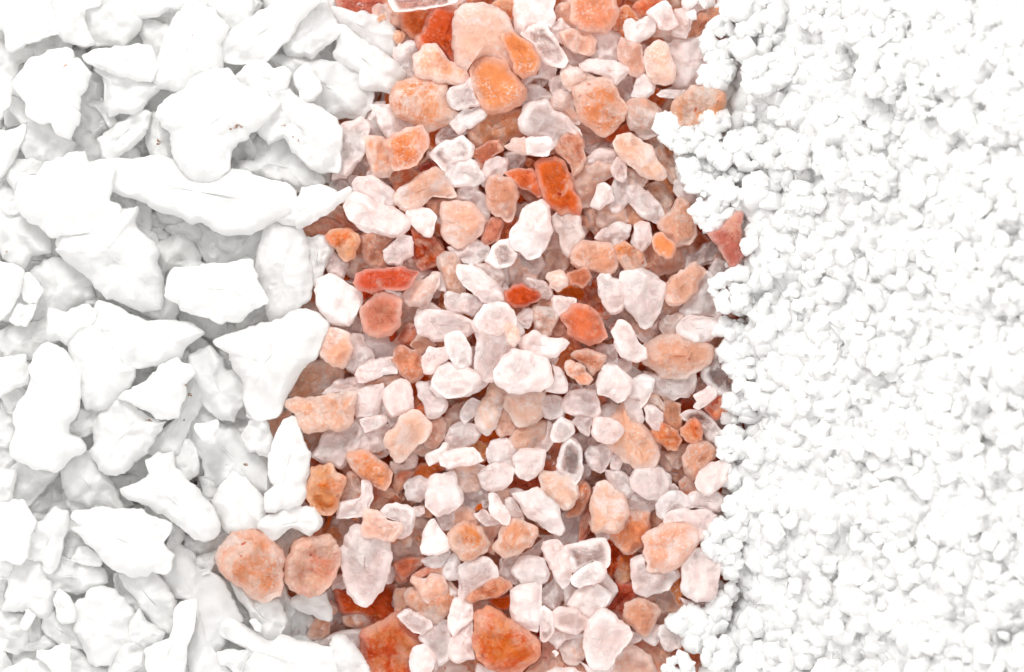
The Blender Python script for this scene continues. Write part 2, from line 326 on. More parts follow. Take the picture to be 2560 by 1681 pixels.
3W 0,1600 120,1500 220,1455 320,1470 420,1560 420,1620 0,1620
1W -30,1400 30,1420 90,1520 50,1600 -30,1600
0W 40,1390 300,1390 320,1450 100,1500
0W 430,900 600,900 690,960 620,1010 500,910
0W -30,820 80,800 40,1040 140,1060 160,1130 -30,1060
1W 1080,1040 1160,1090 1240,1180 1140,1060
T 400 1201 .3071
2W 120,570 200,600 290,640 330,750 450,800 540,910 580,1020 640,1140 520,1180 500,1300 460,1380 470,1480 560,1510 540,1600 280,1600 240,1400 280,1200 290,1000 120,970 30,770 90,720
3W -330,780 -90,760 0,790 60,860 120,980 100,1220 40,1220 -30,1180
2W 300,620 470,570 460,660 400,760 340,770
1W 190,440 300,480 440,460 530,430 500,540 330,620 250,560
4W 1000,250 1100,200 1180,215 1280,220 1320,310 1300,400 1220,460 1120,400 1050,400 960,480 900,500 850,420 790,390 830,310 =curved white chunk arching over the two round peach crystals
4s 550,470 640,410 740,400 850,430 930,500 1000,590 1010,680 1000,800 980,930 900,980 840,1000 740,960 650,860 570,830 490,740 455,650 490,560 =largest rounded peach crystal, leftmost of all the pink ones
4o 1070,540 1120,490 1200,460 1380,455 1440,540 1475,640 1440,760 1370,880 1300,940 1200,930 1080,890 1010,810 1015,690 =round burnt-orange crystal touching the largest peach one
3c 1500,530 1550,400 1640,380 1720,400 1770,450 1840,450 1870,500 1880,640 1850,780 1800,880 1720,980 1680,1020 1600,980 1530,900 1500,780 1480,670 1460,580 =large oval pale pink crystal right of the round burnt-orange one
1W 950,500 1080,400 1160,440 1060,540 1010,660
2W 600,850 660,860 760,980 940,980 1010,1140 960,1300 900,1305 820,1280 740,1080 640,960
3W 730,1150 780,1130 820,1170 820,1230 770,1220
1W 960,960 1010,870 1040,950 1100,1060 1020,1170 960,1080
2W 1100,970 1170,920 1340,920 1390,1050 1370,1130 1290,1120 1190,1080 1090,1020
1c 1380,1000 1430,1080 1380,1130 1370,1240 1300,1290 1210,1260 1250,1150
0c 1000,1190 1100,1090 1200,1090 1260,1160 1220,1250 1120,1290 1000,1250
0c 1370,870 1440,850 1430,960 1370,970
0r 1440,850 1510,880 1560,960 1640,1020 1700,1070 1540,1070 1450,960
0r 1130,180 1190,130 1240,210 1180,215
1c 1510,1110 1640,1070 1700,1090 1740,1150 1660,1210 1560,1190 1520,1170
1c 1230,1330 1400,1270 1500,1240 1640,1220 1700,1260 1640,1400 1500,1360 1300,1360
3W 1390,1330 1430,1260 1500,1270 1570,1350 1640,1450 1720,1600 1400,1600 1370,1480
3W 520,1170 560,1140 640,1150 760,1240 900,1310 990,1260 1130,1310 1270,1340 1380,1370 1400,1600 640,1600 760,1400 520,1270
3W 460,1400 640,1380 760,1370 720,1450 640,1600 560,1520 470,1480
0W 470,830 540,800 620,960 700,1050 740,1080 640,1090
0c 1390,400 1440,320 1560,320 1560,400 1500,520 1420,480
0o 1300,440 1380,300 1350,280 1400,290 1350,440
0o 1430,820 1500,690 1510,810
T 780 0 .2751
1W 180,80 280,100 380,130 540,150 640,180 710,250 730,370 710,440 660,480 570,460 400,340 260,260 200,180
2W 240,270 320,260 420,350 560,450 660,490 740,560 825,640 790,740 710,830 610,805 520,800 440,780 430,650 340,620 230,540 220,490 260,420
0W -10,510 110,400 210,350 200,470 150,590 30,570
0r 290,0 560,-30 720,-30 600,60 560,150 400,140 300,90
0c 570,90 640,50 730,20 770,100 880,110 840,230 740,240 660,180 570,160
3t 715,-20 1310,-40 1300,20 1200,55 1050,80 880,105 770,105 735,60
1o 860,110 1110,75 1060,180 1030,300 940,330 850,260 830,180
2r 1060,180 1120,90 1180,70 1290,100 1345,160 1300,260 1290,400 1285,560 1160,430 1060,410 1000,440 960,340 1030,290 =deep red-orange crystal at the top, beside the tall peach one
0r 940,330 1010,300 1000,440 960,430
0c 740,380 840,310 940,340 960,420 900,400 760,440
0c 1230,50 1330,-30 1430,-30 1400,90 1340,150 1250,90
1c 755,450 830,440 880,400 940,400 990,450 940,510 950,640 970,710 880,720 830,660 770,570
3p 940,500 1000,430 1070,410 1140,420 1190,490 1260,550 1330,610 1400,650 1430,710 1380,770 1250,760 1100,735 970,700 950,610
3s 800,760 900,720 1000,700 1130,740 1230,780 1220,900 1250,980 1310,1020 1240,1120 1100,1190 1040,1195 1000,1150 900,1110 780,1050 725,950 725,880 750,810 =wide peach crystal with orange patches just left of the orange-bellied one
4s 670,1270 790,1210 850,1150 980,1150 1060,1210 1060,1330 1000,1440 940,1510 820,1530 740,1555 710,1470 700,1400 665,1330
3c 1220,870 1260,800 1380,760 1430,720 1480,860 1530,950 1440,980 1380,1010 1290,990 1220,920
3c 1250,1110 1370,1020 1520,960 1590,1000 1563,1080 1480,1140 1350,1215 1280,1170
1t 550,980 720,980 780,1060 900,1130 830,1170 700,1260 640,1160
2c 505,1080 550,1010 570,1040 530,1095
0c 480,1070 560,970 650,970 640,1200 670,1260 560,1250 500,1180
0o 660,860 710,850 730,980 660,960
2c 270,1150 380,1130 440,1090 510,1180 500,1300 460,1400 380,1500 320,1600 200,1600 230,1450
2p 480,1280 560,1250 660,1270 680,1370 700,1420 720,1500 700,1600 560,1600 510,1440
0c 380,1480 470,1420 540,1520 560,1600 340,1600
0o 230,1080 310,1070 340,1120 270,1150
3t 1080,1400 1150,1320 1230,1280 1270,1290 1370,1240 1470,1340 1430,1450 1290,1470 1230,1500 1220,1560 1150,1500
2t 1140,1230 1240,1130 1330,1180 1430,1200 1350,1240 1250,1290 1150,1310
1o 1060,1200 1230,1130 1140,1230 1150,1330 1090,1360 1050,1290
1c 1000,1470 1070,1350 1110,1370 1080,1420 970,1500
1r 980,1520 1080,1470 1160,1560 1100,1600 980,1590
1o 830,1540 930,1530 970,1600 800,1600
3c 1230,1490 1290,1470 1430,1455 1500,1490 1545,1560 1560,1640 1480,1690 1300,1690 1220,1600
T 1150 0 .2751
3p -20,120 60,60 160,40 280,60 380,120 430,190 480,290 460,420 490,560 530,680 400,600 200,500 80,590 60,660 -30,600 -60,400 -50,250 =largest pale peach crystal, standing tall near the top
2o 300,40 380,-10 500,0 515,80 500,160 440,200 400,120
3c 500,-30 860,-30 850,90 860,160 820,250 740,210 600,250 560,330 510,280 495,130
3t 560,320 620,250 740,210 800,250 870,360 930,460 980,550 930,620 830,600 750,560 710,510 680,430 610,370
4s 370,330 400,290 470,290 560,340 640,410 700,500 720,560 700,670 600,700 560,715 490,650 480,560 430,460 400,400 =pale elongated crystal with an orange mark on its upper end
4s 80,640 130,560 230,510 330,520 440,580 500,690 600,790 600,900 520,970 400,1020 290,1030 200,970 150,880 110,780 =peach crystal with a vivid orange belly and dark red specks near the top
2c 560,690 700,680 720,550 850,580 860,690 830,730 700,705 600,790
2c 600,790 680,780 770,810 840,890 790,920 640,950 560,950
1c 680,720 790,730 740,800 690,770
2c 810,730 900,690 1000,820 900,850 840,870 800,790
2c 820,240 920,170 1000,260 920,300 930,400 860,350
1c 860,130 900,60 1000,30 1010,140 1040,240 900,180
4s 1005,-30 1400,-30 1430,60 1440,140 1400,240 1330,295 1180,295 1080,260 1010,190 1000,90
3p 920,310 980,270 1060,265 1170,310 1230,370 1240,440 1180,495 1100,490 1000,450 940,370
1c 940,440 1000,430 1140,520 1090,600 990,590 930,500
2c 1170,320 1300,300 1450,330 1440,480 1410,555 1250,540 1200,500 1240,430 1220,360
3c 1105,590 1180,540 1300,540 1430,565 1520,600 1530,650 1500,710 1410,765 1340,710 1200,660 1120,650
3p 905,700 930,620 980,590 1060,610 1180,670 1220,710 1090,760 1010,830 940,780
4s 1020,820 1090,760 1200,710 1300,695 1370,740 1420,820 1490,940 1525,1000 1490,1090 1420,1170 1320,1245 1240,1220 1160,1150 1090,1090 1040,980 =smooth oval peach crystal with small orange dots, in the upper middle
2p 830,900 900,830 990,825 1030,900 1040,1000 1100,1080 1070,1120 1010,1110 900,1010 830,990
3c 540,1090 580,990 680,930 800,920 840,1000 990,1080 1080,1180 1090,1250 980,1200 930,1260 900,1330 830,1350 800,1260 620,1240 560,1170
4c 590,1260 640,1240 800,1245 830,1270 830,1350 790,1420 700,1420 610,1400 =small bright blocky clear crystal like a sugar lump under the wide clear one
2s 100,1180 150,1110 260,1040 400,1010 560,1010 560,1120 600,1190 500,1250 430,1290 380,1340 260,1290 180,1330 110,1280
2o 130,1370 240,1300 340,1290 390,1370 330,1410 250,1480 200,1530 150,1450
3p 400,1330 480,1270 590,1240 610,1330 600,1410 500,1390
1c 420,1400 560,1390 585,1460 520,1540 420,1540
3o 870,1350 930,1260 990,1200 1070,1220 1130,1320 1140,1440 1110,1530 1030,1590 990,1500 900,1410
0c 1030,1110 1110,1100 1220,1210 1330,1260 1300,1340 1180,1330 1130,1260 1080,1180
1o 1330,1250 1440,1170 1530,1130 1540,1190 1430,1270 1380,1290
2c 1100,1490 1180,1420 1280,1350 1400,1380 1420,1480 1300,1480 1140,1500
1c 1130,1340 1300,1300 1430,1330 1430,1400 1290,1420 1200,1400
1c 1420,740 1560,700 1563,860 1490,930 1430,820
0o 780,760 830,860 860,1000 800,880
1o 480,1250 580,1180 620,1240 500,1270
0c 460,230 510,220 520,300 460,290
T 1500 0 .2751
3t 1020,-10 900,-10 950,90 990,0
1c 0,300 100,295 190,340 180,540 100,560 0,520
2s 160,90 240,55 330,130 350,190 260,170 210,250 150,280 130,250
2o 310,80 380,-20 540,-20 560,20 480,70 430,140 370,160
3c 215,250 240,190 290,165 330,200 420,150 490,165 520,220 490,290 440,350 370,390 320,410 250,370 225,310
4c 430,120 500,60 560,20 610,5 650,50 680,140 720,230 680,260 600,285 540,260 500,180
3c 680,110 740,80 810,110 840,190 820,260 790,330 720,335 650,300 690,220
2s 480,340 520,270 640,290 675,350 640,400 600,390 560,350
2s 840,200 900,110 970,110 1000,200 970,300 930,380 790,350 830,270
2c 750,20 850,-20 960,10 970,90 890,100 840,150 760,80
2s 970,50 1100,30 1150,0 1200,130 1260,230 1150,220 1080,240 1000,220 970,140
3p 155,430 200,350 310,370 380,420 400,540 400,640 340,700 270,700 230,600 160,550 =granular peach cluster above the oval peach crystal
4p 400,540 430,440 490,370 540,355 600,380 640,470 690,600 680,690 640,740 580,770 500,740 440,680 410,610 =upright egg-shaped pale crystal near the top, left of the fine salt
2c 620,440 700,390 830,370 940,390 1000,470 1000,600 930,660 950,760 830,810 700,800 660,740 690,680 690,600 650,500
3c 310,800 340,700 400,680 470,710 500,770 480,850 410,905 330,890 285,880
1c 130,760 240,700 300,730 290,830 230,890 160,850
1o 460,870 510,800 600,900 580,930 540,970 440,910
3c 515,860 560,820 660,815 790,820 740,890 700,900 600,895 540,885
1c 550,960 600,920 670,930 660,1000 610,1040 570,1000
3s 240,960 280,910 400,900 480,930 560,1000 620,1060 560,1090 550,1150 610,1180 560,1220 400,1270 340,1220 280,1180 260,1090
4s 665,960 720,870 830,790 950,770 1060,790 1140,870 1150,1000 1110,1100 1000,1150 900,1150 780,1180 710,1120 670,1050 =peach crystal with an orange rim, half under spilled white flakes
4p 125,1310 160,1240 280,1205 360,1260 440,1320 500,1390 520,1460 590,1530 600,1600 560,1640 420,1620 300,1540 210,1470 150,1400
2s 460,1260 520,1230 600,1320 700,1370 770,1380 740,1500 760,1620 640,1640 560,1500 500,1390
2p 100,1510 150,1440 200,1480 240,1560 150,1600
1c 0,1360 110,1300 180,1480 120,1560 0,1600
4F 545,1090 620,1055 680,1080 690,1140 640,1180 560,1150
4F 930,1080 1040,995 1070,1040 1140,1060 1140,1120 1060,1170 960,1170 =jagged bright white flake lying on the peach crystal with an orange rim
4F 560,1210 640,1180 720,1200 840,1150 900,1160 1000,1200 1060,1290 1060,1350 960,1370 840,1360 780,1370 700,1350 640,1310 580,1270 =ragged clump of fine white flakes spilled over peach crystals
4F 1030,1400 1100,1330 1150,1380 1160,1460 1100,1490 1040,1460
3F 820,1390 900,1370 980,1400 1020,1480 960,1520 1000,1600 870,1560 830,1480
3F 750,1430 830,1420 830,1500 820,1600 750,1600
4F 1000,520 1060,490 1110,510 1170,550 1180,640 1100,670 1030,600
4F 930,660 1000,640 1110,650 1150,720 1060,750 970,770
3F 950,350 1040,290 1060,240 1150,230 1210,290 1250,400 1180,480 1090,440 1030,490 960,420
3F 1130,110 1170,80 1190,140 1160,160
0p 380,1230 460,1250 450,1330 400,1290
T 730 400 .2751
1c 360,200 400,160 480,200 530,260 500,300 420,280 350,240
0c 560,100 700,-20 740,80 760,180 640,170 570,260 480,160
2c 570,220 620,170 740,165 800,200 900,270 925,320 930,400 900,430 780,390 690,330 590,290
1o 880,50 940,100 1060,70 1120,100 1160,140 1070,210 1000,240 930,285 910,200 880,120
0r 1150,80 1230,30 1310,50 1340,90 1250,100 1170,140
3p 925,320 980,250 1080,210 1160,140 1300,70 1390,120 1440,230 1470,330 1440,350 1290,340 1220,390 1150,430 1060,455 970,420 930,380
3c 500,380 540,310 600,300 700,340 790,400 910,430 1000,490 1070,560 1040,630 960,690 880,690 780,660 690,670 620,620 530,540 500,460 485,420 =long clear pale block lying diagonally, upper middle of the pink heap's left side
3t 1060,440 1120,420 1250,450 1310,520 1290,620 1260,695 1200,690 1130,630 1075,580 1050,500
1p 1240,390 1300,350 1400,370 1390,410 1350,440 1350,510 1250,460
1c 1300,540 1360,500 1360,600 1310,610
3p 1350,460 1380,400 1440,375 1560,370 1640,400 1700,450 1740,560 1740,640 1680,710 1560,780 1460,780 1400,730 1360,640 1370,590 1345,530 =broad round pale crystal above the orange nugget, left of the white oval
1o 300,490 410,420 490,460 510,530 580,600 560,630 440,620 400,560 310,510
1o 105,600 200,560 290,535 380,560 430,610 320,660 300,710 150,710
3o 320,700 360,640 440,625 520,640 600,670 615,730 580,820 570,890 500,920 440,890 400,810 340,750 =glossy amber-orange tooth-shaped crystal near the white shards
1o 640,690 640,950 500,980 520,900 580,880
2s 635,700 720,670 860,680 920,720 830,820 830,900 860,960 780,980 710,940 660,850 650,770
1s 500,960 560,880 660,870 710,940 790,980 660,1000 570,1065 500,1010
1c 320,900 380,840 440,900 500,960 450,1060 360,1030 310,960
0c 470,1080 570,1070 560,1120 480,1090
3c 830,830 920,740 1000,680 1090,700 1100,800 1090,870 1010,910 990,960 880,955 840,900
1p 1000,960 1020,910 1110,870 1140,930 1140,1000 1060,1000
2r 1110,700 1060,590 1180,690 1290,700 1340,780 1380,840 1340,920 1200,980 1140,960 1110,860
4r 550,1120 600,1030 690,990 820,990 900,970 1000,970 1060,1000 1150,1020 1110,1100 1070,1160 1000,1190 860,1180 760,1200 690,1205 600,1180 =bright coral-red crystal lying flat above a round orange one
4o 605,1370 660,1290 760,1220 850,1205 950,1230 1000,1300 1010,1400 980,1510 920,1580 800,1610 700,1600 640,1520 =round light orange crystal right under the flat coral-red one
3t 210,1190 240,1100 330,1050 400,1060 520,1140 610,1190 630,1250 620,1320 580,1400 510,1490 430,1490 340,1460 280,1390 235,1300 230,1230 =glassy ridged pale crystal beside the coral-red one, right of the white heap
3p 1025,1200 1080,1100 1200,1090 1270,1035 1330,1060 1340,1130 1290,1220 1230,1330 1180,1340 1130,1320 1060,1335 1020,1280
1c 1140,1000 1290,1010 1340,1080 1260,1040 1180,1100 1130,1080
2c 1280,1040 1350,1030 1400,1130 1400,1200 1330,1180
2s 1330,900 1400,855 1480,880 1540,960 1563,1020 1580,1130 1560,1220 1440,1210 1400,1130 1370,1070 1340,990
2c 1400,1230 1480,1210 1590,1250 1600,1340 1560,1400 1440,1370 1390,1300
1o 1330,1290 1370,1210 1400,1340 1410,1370 1340,1350
2c 1120,1430 1180,1330 1240,1300 1350,1360 1250,1370 1150,1440 1120,1500
0c 1010,1320 1100,1320 1160,1350 1120,1460 1010,1480
0o 990,1500 1060,1480 1130,1540 1090,1600 960,1600
0c 870,1200 980,1200 1040,1280 1000,1300
0r 610,1200 790,1200 660,1280 600,1310
0c -10,1360 140,1250 210,1230 260,1350 320,1470 340,1540 260,1480 100,1340
1c 360,1480 560,1430 640,1520 600,1600 400,1560
3c 1130,1450 1180,1390 1240,1370 1400,1370 1520,1400 1600,1450 1680,1470 1640,1560 1500,1640 1300,1640 1160,1580
0c 580,600 700,680 620,690
T 1130 400 .2751
2c 270,110 320,30 400,-20 490,0 490,100 440,150 350,160 300,240 265,170
3s 300,240 350,160 440,140 520,170 590,220 600,340 580,440 540,540 490,550 420,510 370,470 330,400 310,320 =oval peach-dotted crystal left of the long orange shard
2c 45,310 80,240 200,200 245,230 240,290 310,350 330,430 320,520 300,600 230,595 200,500 170,420 150,380 60,370
3o 480,120 560,80 620,70 720,90 770,170 800,260 820,320 780,340 700,280 640,270 560,190
3o 770,60 840,0 940,-20 1030,20 1050,80 1080,170 1100,260 1150,340 1170,420 1140,495 1050,480 980,480 900,420 840,370 810,290 790,180 =long upright bright orange shard above the white oval crystal
1s 600,230 700,270 830,340 760,370 680,350 630,300
1o 690,0 770,20 770,100 680,50
2p 1080,130 1180,50 1300,20 1460,60 1460,140 1380,200 1310,230 1250,420 1170,410 1150,330 1090,230
3c 1255,420 1290,310 1320,220 1390,210 1450,260 1460,350 1420,410 1340,445
1r 1350,190 1440,100 1480,200 1450,260 1400,210
1r 600,310 740,370 600,390
1c 560,510 580,410 680,400 640,470 600,550
4c 525,740 540,640 600,560 630,480 680,410 760,370 820,375 880,430 895,540 910,630 900,720 850,800 800,880 720,910 680,900 640,850 560,830 530,790 =big bright white oval crystal in the middle of the pink heap's upper half
3p 920,530 970,470 1110,480 1160,550 1170,620 1190,680 1160,750 1090,810 1050,860 1010,830 980,770 960,680 930,600
2o 275,720 310,600 360,540 450,530 470,600 440,690 400,740 310,770 =small dark orange nugget left of the white oval crystal
1o 460,560 560,540 590,580 540,640 520,710 430,730 450,660
1c 1140,500 1220,520 1250,570 1230,650 1180,660 1170,580
1s 1215,500 1240,455 1340,440 1330,530 1340,600 1380,640 1310,690 1260,620 1250,550
2p 1320,560 1340,450 1430,410 1470,420 1563,440 1600,560 1500,590 1400,610 1350,610
2c 1310,710 1370,630 1450,590 1540,570 1610,600 1600,690 1540,760 1470,780 1380,740
1c 920,580 960,680 980,780 900,820 840,830 880,760 910,690
1c 780,1070 830,950 880,850 960,790 1010,830 1055,880 1040,950 990,1010 870,1060 820,1090
3p 1080,860 1130,790 1190,730 1300,750 1420,750 1480,800 1500,950 1470,1010 1420,1050 1330,1030 1250,990 1150,980 1090,930
2c -10,800 80,760 180,740 280,760 320,810 310,890 250,920 180,960 110,930 40,870
3t 340,860 370,780 440,740 520,720 530,790 590,850 560,940 520,970 430,990 360,950 300,920
1c 590,860 640,860 700,910 800,880 820,950 750,1050 690,1020 630,950
1p 530,960 600,870 640,960 740,1050 720,1130 600,1160 550,1110 530,1040
3c 50,1040 70,970 180,970 270,1010 350,1080 440,1160 470,1240 480,1310 400,1300 280,1290 180,1210 100,1140 =pale elongated leaf-shaped crystal slanting down to the central white cluster
2p 230,960 340,950 450,1010 470,1080 440,1160 340,1070 270,1010
1c 460,1000 530,970 540,1110 450,1140
1c 450,1150 500,1130 510,1180 490,1240
3r 490,1190 560,1150 640,1140 740,1170 800,1230 770,1290 680,1330 560,1340 500,1280
2c 690,1090 750,1090 830,1110 900,1170 910,1230 860,1265 780,1230 720,1170
3p 855,1080 880,1030 990,1010 1040,1080 1040,1140 990,1200 950,1210 900,1160
3o 1040,1040 1130,990 1220,985 1250,1060 1240,1130 1180,1165 1080,1130
1o 1040,1160 1080,1140 1180,1170 1205,1240 1160,1290 1130,1260 960,1210
3c 905,1260 930,1225 1020,1240 1140,1265 1110,1330 1040,1370 970,1420 920,1360
2c 60,1300 90,1220 200,1240 290,1310 240,1350 190,1415 100,1370
3o 1000,1410 1060,1360 1160,1305 1260,1340 1340,1410 1390,1520 1410,1600 1350,1660 1240,1690 1140,1650 1060,1590 1030,1500 =glittering orange crystal above the small pale ones, centre right
1r 1170,1170 1330,1110 1360,1260 1410,1390 1380,1430 1260,1340 1160,1300 1210,1240
2s 735,1380 770,1340 900,1360 960,1420 920,1500 900,1563 840,1610 780,1560 750,1470
1c 790,1290 840,1270 900,1290 920,1370 800,1340
2c 580,1430 650,1370 710,1365 740,1400 730,1480 690,1530 600,1500
1o 960,1430 1000,1430 1040,1563 920,1600 900,1540
4c 230,1400 290,1320 400,1300 500,1300 560,1370 580,1460 560,1560 400,1600 250,1560 180,1480
0c 1380,1440 1460,1390 1560,1380 1560,1470 1480,1530 1420,1520
1c 1250,1000 1330,1040 1330,1100 1250,1130
3c 1320,1080 1350,1040 1430,1050 1460,1090 1560,1110 1563,1200 1563,1310 1540,1360 1480,1395 1410,1370 1370,1310 1330,1180
T 1500 400 .2751
3c 100,70 150,-20 200,-10 240,60 240,150 200,195 140,190 110,120
2c 110,260 140,190 200,195 250,130 250,220 250,360 190,450 150,485 110,460 90,410 120,330
2p 250,80 310,100 430,170 420,210 370,240 260,230
2c 250,250 350,240 440,300 520,390 570,480 560,540 520,575 440,540 380,510 270,400
1p 200,430 290,420 390,500 370,580 200,570
1s 430,260 480,225 560,230 620,290 670,370 640,460 580,520 560,450 480,350
1s 560,190 600,160 700,160 670,230 680,320 620,280 580,230
2c 670,250 690,200 750,170 810,180 850,260 910,310 890,370 820,400 740,360 680,310
3s 520,580 600,500 640,450 700,370 740,355 810,400 840,470 880,530 870,660 850,740 800,770 720,760 690,760 640,720 550,660
4s 465,720 500,670 560,655 640,720 695,770 680,830 650,880 600,900 540,880 480,820
1s 390,990 430,920 390,820 470,730 480,820 560,890 640,890 700,760 810,770 800,900 790,960 680,1000 580,1030 490,1030
2c 310,600 360,570 440,580 465,680 460,750 420,800 370,840 280,760 310,680
3s 160,900 130,800 220,740 300,780 370,850 420,950 350,1020 240,1010
2p -60,800 60,800 130,830 155,930 120,1000 80,1045 0,1040 -60,960
1o 820,760 870,640 950,690 1000,750 900,810 840,820
1c 800,960 820,870 900,820 1000,760 1070,830 1080,880 1000,940 900,960
0r 880,560 1010,610 1150,490 1200,490 1100,610 990,670 950,680 880,640
4r 990,680 1060,630 1130,570 1200,500 1250,460 1295,490 1290,600 1290,700 1320,800 1290,900 1250,990 1190,1000 1150,930 1090,860 1050,770 =triangular glassy shard with a coral-red side lying on the edge of the fine salt
3p 570,1230 590,1120 660,1050 760,1000 860,940 940,990 945,1040 900,1130 870,1200 790,1280 730,1310 630,1300
2t 740,1360 800,1280 880,1200 920,1060 980,1040 1050,1090 1030,1200 1080,1270 1110,1350 1080,1430 960,1410 850,1410 780,1420
3c 165,1170 200,1050 290,1000 380,1000 480,1050 580,1120 590,1180 560,1290 520,1400 470,1500 420,1525 360,1500 300,1420 230,1340 170,1250 =large clear rounded-diamond crystal, right of centre
1p 540,1370 570,1290 640,1310 730,1320 720,1400 640,1420 590,1400
1p 210,1360 290,1420 360,1510 430,1520 510,1440 500,1600 280,1590 240,1470
2p 550,1480 600,1410 700,1400 750,1430 690,1500 680,1600 570,1590
3c 690,1530 740,1450 830,1415 960,1420 1060,1450 1100,1500 1080,1590 1000,1640 860,1660 730,1620
1p 110,1550 160,1480 230,1480 280,1580 200,1640
2c 1010,980 1040,920 1070,890 1130,930 1190,1000 1130,1060 1060,1070 1020,1030
0r 500,1490 530,1390 600,1410 550,1480 560,1590 500,1590
4F 840,470 910,420 900,380 930,320 1060,230 1080,190 1130,180 1150,140 1200,115 1260,150 1330,200 1340,280 1340,380 1270,430 1230,480 1160,490 1090,520 1040,590 1000,610 950,560 900,530 =large ragged clump of bright fine salt just above the triangular glassy shard
4F 750,60 790,10 860,60 900,130 960,150 960,200 900,270 850,250 800,170
3F 980,90 1040,30 1110,60 1140,120 1060,170 1010,140
3F 870,60 960,0 1020,60 980,160 920,110
2F 900,240 960,200 1040,180 1040,240 940,300
4F 1020,1120 1130,1060 1200,1010 1300,1040 1340,1180 1280,1290 1180,1340 1120,1350 1080,1260 1030,1190 =smooth bright clump of fine salt right of the granular peach crystals' lower edge
0r -10,1260 40,1370 20,1430 0,1430
0c 30,1420 200,1380 220,1470 120,1520 60,1500
T 730 800 .2751
2c 520,180 560,140 640,150 670,220 740,320 745,360 650,410 570,480 500,420 540,330 550,240
0c 370,40 500,20 640,40 640,140 520,150 480,90
1c 660,140 800,130 900,140 930,200 950,300 900,350 790,340 700,260
3c 570,500 610,430 700,380 760,370 930,340 950,460 940,490 870,490 760,530 670,570 600,570
2o 940,200 1000,80 1060,35 1110,60 1130,130 1080,240 1010,240
2p 1080,230 1150,155 1210,160 1290,230 1220,260 1190,300 1140,290
3s 930,280 960,230 1000,225 1090,260 1170,300 1190,400 1200,480 1130,550 1080,565 1000,520 950,440 930,380
4c 1180,330 1240,240 1330,240 1430,240 1440,330 1340,410 1280,480 1210,485 1185,420
2p 630,600 780,540 960,490 970,540 880,600 830,620 790,580 640,630
3c 580,700 600,660 700,600 820,595 835,650 810,760 770,870 700,875 580,880 570,800
3c 840,640 900,580 980,540 1050,560 1080,650 1100,810 1000,860 910,885 860,820 835,720
2c 790,780 840,720 870,840 910,885 990,870 960,940 900,970 850,890 790,860
1r 1060,560 1200,490 1260,500 1280,560 1150,560 1130,640 1190,770 1110,810 1080,680
3c 1130,600 1160,560 1280,560 1290,640 1390,730 1410,780 1340,870 1270,895 1220,880 1200,780 1150,690
4c 1280,540 1320,440 1400,385 1480,400 1600,420 1680,470 1730,550 1640,640 1563,690 1500,710 1400,710 1330,650 1280,600
2o 1100,820 1180,750 1210,800 1210,880 1170,830
4p 845,1070 930,960 980,880 1080,825 1170,840 1260,940 1255,1010 1200,1100 1140,1140 1090,1210 1000,1290 940,1280 880,1200 845,1130 =oval pale crystal with a few orange dots, centre left
3c 620,910 690,880 840,880 855,910 830,950 670,1020
2c 600,1090 670,1020 820,960 890,980 840,1060 850,1160 760,1200 690,1200 610,1150
2c 320,1030 480,990 560,960 570,900 650,960 640,1040 600,1090 590,1170 520,1230 490,1300 450,1335 360,1290 210,1235 260,1110
3s 520,1210 600,1185 680,1200 780,1270 850,1310 915,1380 880,1480 830,1535 740,1500 660,1440 590,1400 530,1330 515,1270
2p 1220,1130 1260,950 1340,890 1395,930 1390,1060 1330,1130 1280,1180
1c 1390,890 1460,790 1560,770 1600,860 1540,930 1400,1010
2c 1400,1090 1440,1000 1520,935 1563,950 1660,960 1700,1040 1640,1120 1540,1180 1420,1180
3c 1220,1220 1320,1190 1370,1120 1410,1130 1400,1190 1340,1270 1250,1330 1220,1290
4c 1330,1270 1400,1200 1530,1170 1640,1160 1700,1210 1740,1280 1640,1320 1480,1340 1420,1360 1350,1330
1c 1100,1200 1180,1120 1270,1170 1270,1220 1180,1230
1c 910,1290 1000,1300 1090,1220 1110,1280 1090,1340 1010,1370 930,1395
1c 690,1210 850,1160 880,1210 800,1260
1o 930,1420 1000,1380 1100,1390 1060,1450 1020,1500 970,1570 930,1530
1o 1115,1380 1180,1310 1300,1290 1380,1360 1280,1400 1250,1470 1130,1430
2s 450,1560 500,1410 580,1400 640,1490 640,1580 580,1650 460,1620
1c 620,1450 720,1500 730,1600 650,1600
1o 730,1520 800,1510 920,1550 960,1620 740,1620
0r 160,1220 250,1240 380,1320 200,1330
2p 1440,1380 1490,1340 1660,1280 1690,1330 1760,1430 1700,1530 1600,1563 1500,1500
2c 1020,1500 1080,1440 1160,1430 1250,1470 1230,1600 1160,1650 1050,1630 1020,1560
T 1130 800 .2751
4c -60,160 10,110 90,110 170,250 170,400 120,445 40,440 -20,370 -50,280 =smooth creamy lobe on the left edge of the central white cluster
3c 0,420 170,350 210,440 340,540 260,620 180,690 80,710 0,700 -120,690 -180,620 -140,500
3c 180,40 300,10 470,-20 600,40 640,120 560,260 430,420 380,540 290,530 210,460 210,340 230,200 =cloudy clear crystal in the middle of the central white cluster
4p 470,60 500,20 560,40 610,110 610,190 565,245 500,190
3c 600,200 740,100 880,160 960,170 1000,165 1050,210 1020,270 940,340 870,350 760,360 650,300
4c 400,440 470,330 560,260 700,280 860,350 900,410 930,560 870,620 800,660 700,650 620,665 520,660 440,620 380,570 =biggest creamy milky lump at the bottom of the central white cluster
2c 900,350 970,350 920,410
3c 910,410 990,450 1030,530 1055,580 1040,640 1000,665 850,640 920,580 930,500
1r 870,150 950,-10 1020,10 1060,140 1160,240 1180,280 1100,300 1030,400 1010,460 930,400 1000,300 1050,210 960,160
3s 1100,330 1130,280 1200,270 1290,300 1390,330 1380,430 1270,490 1220,430 1160,390
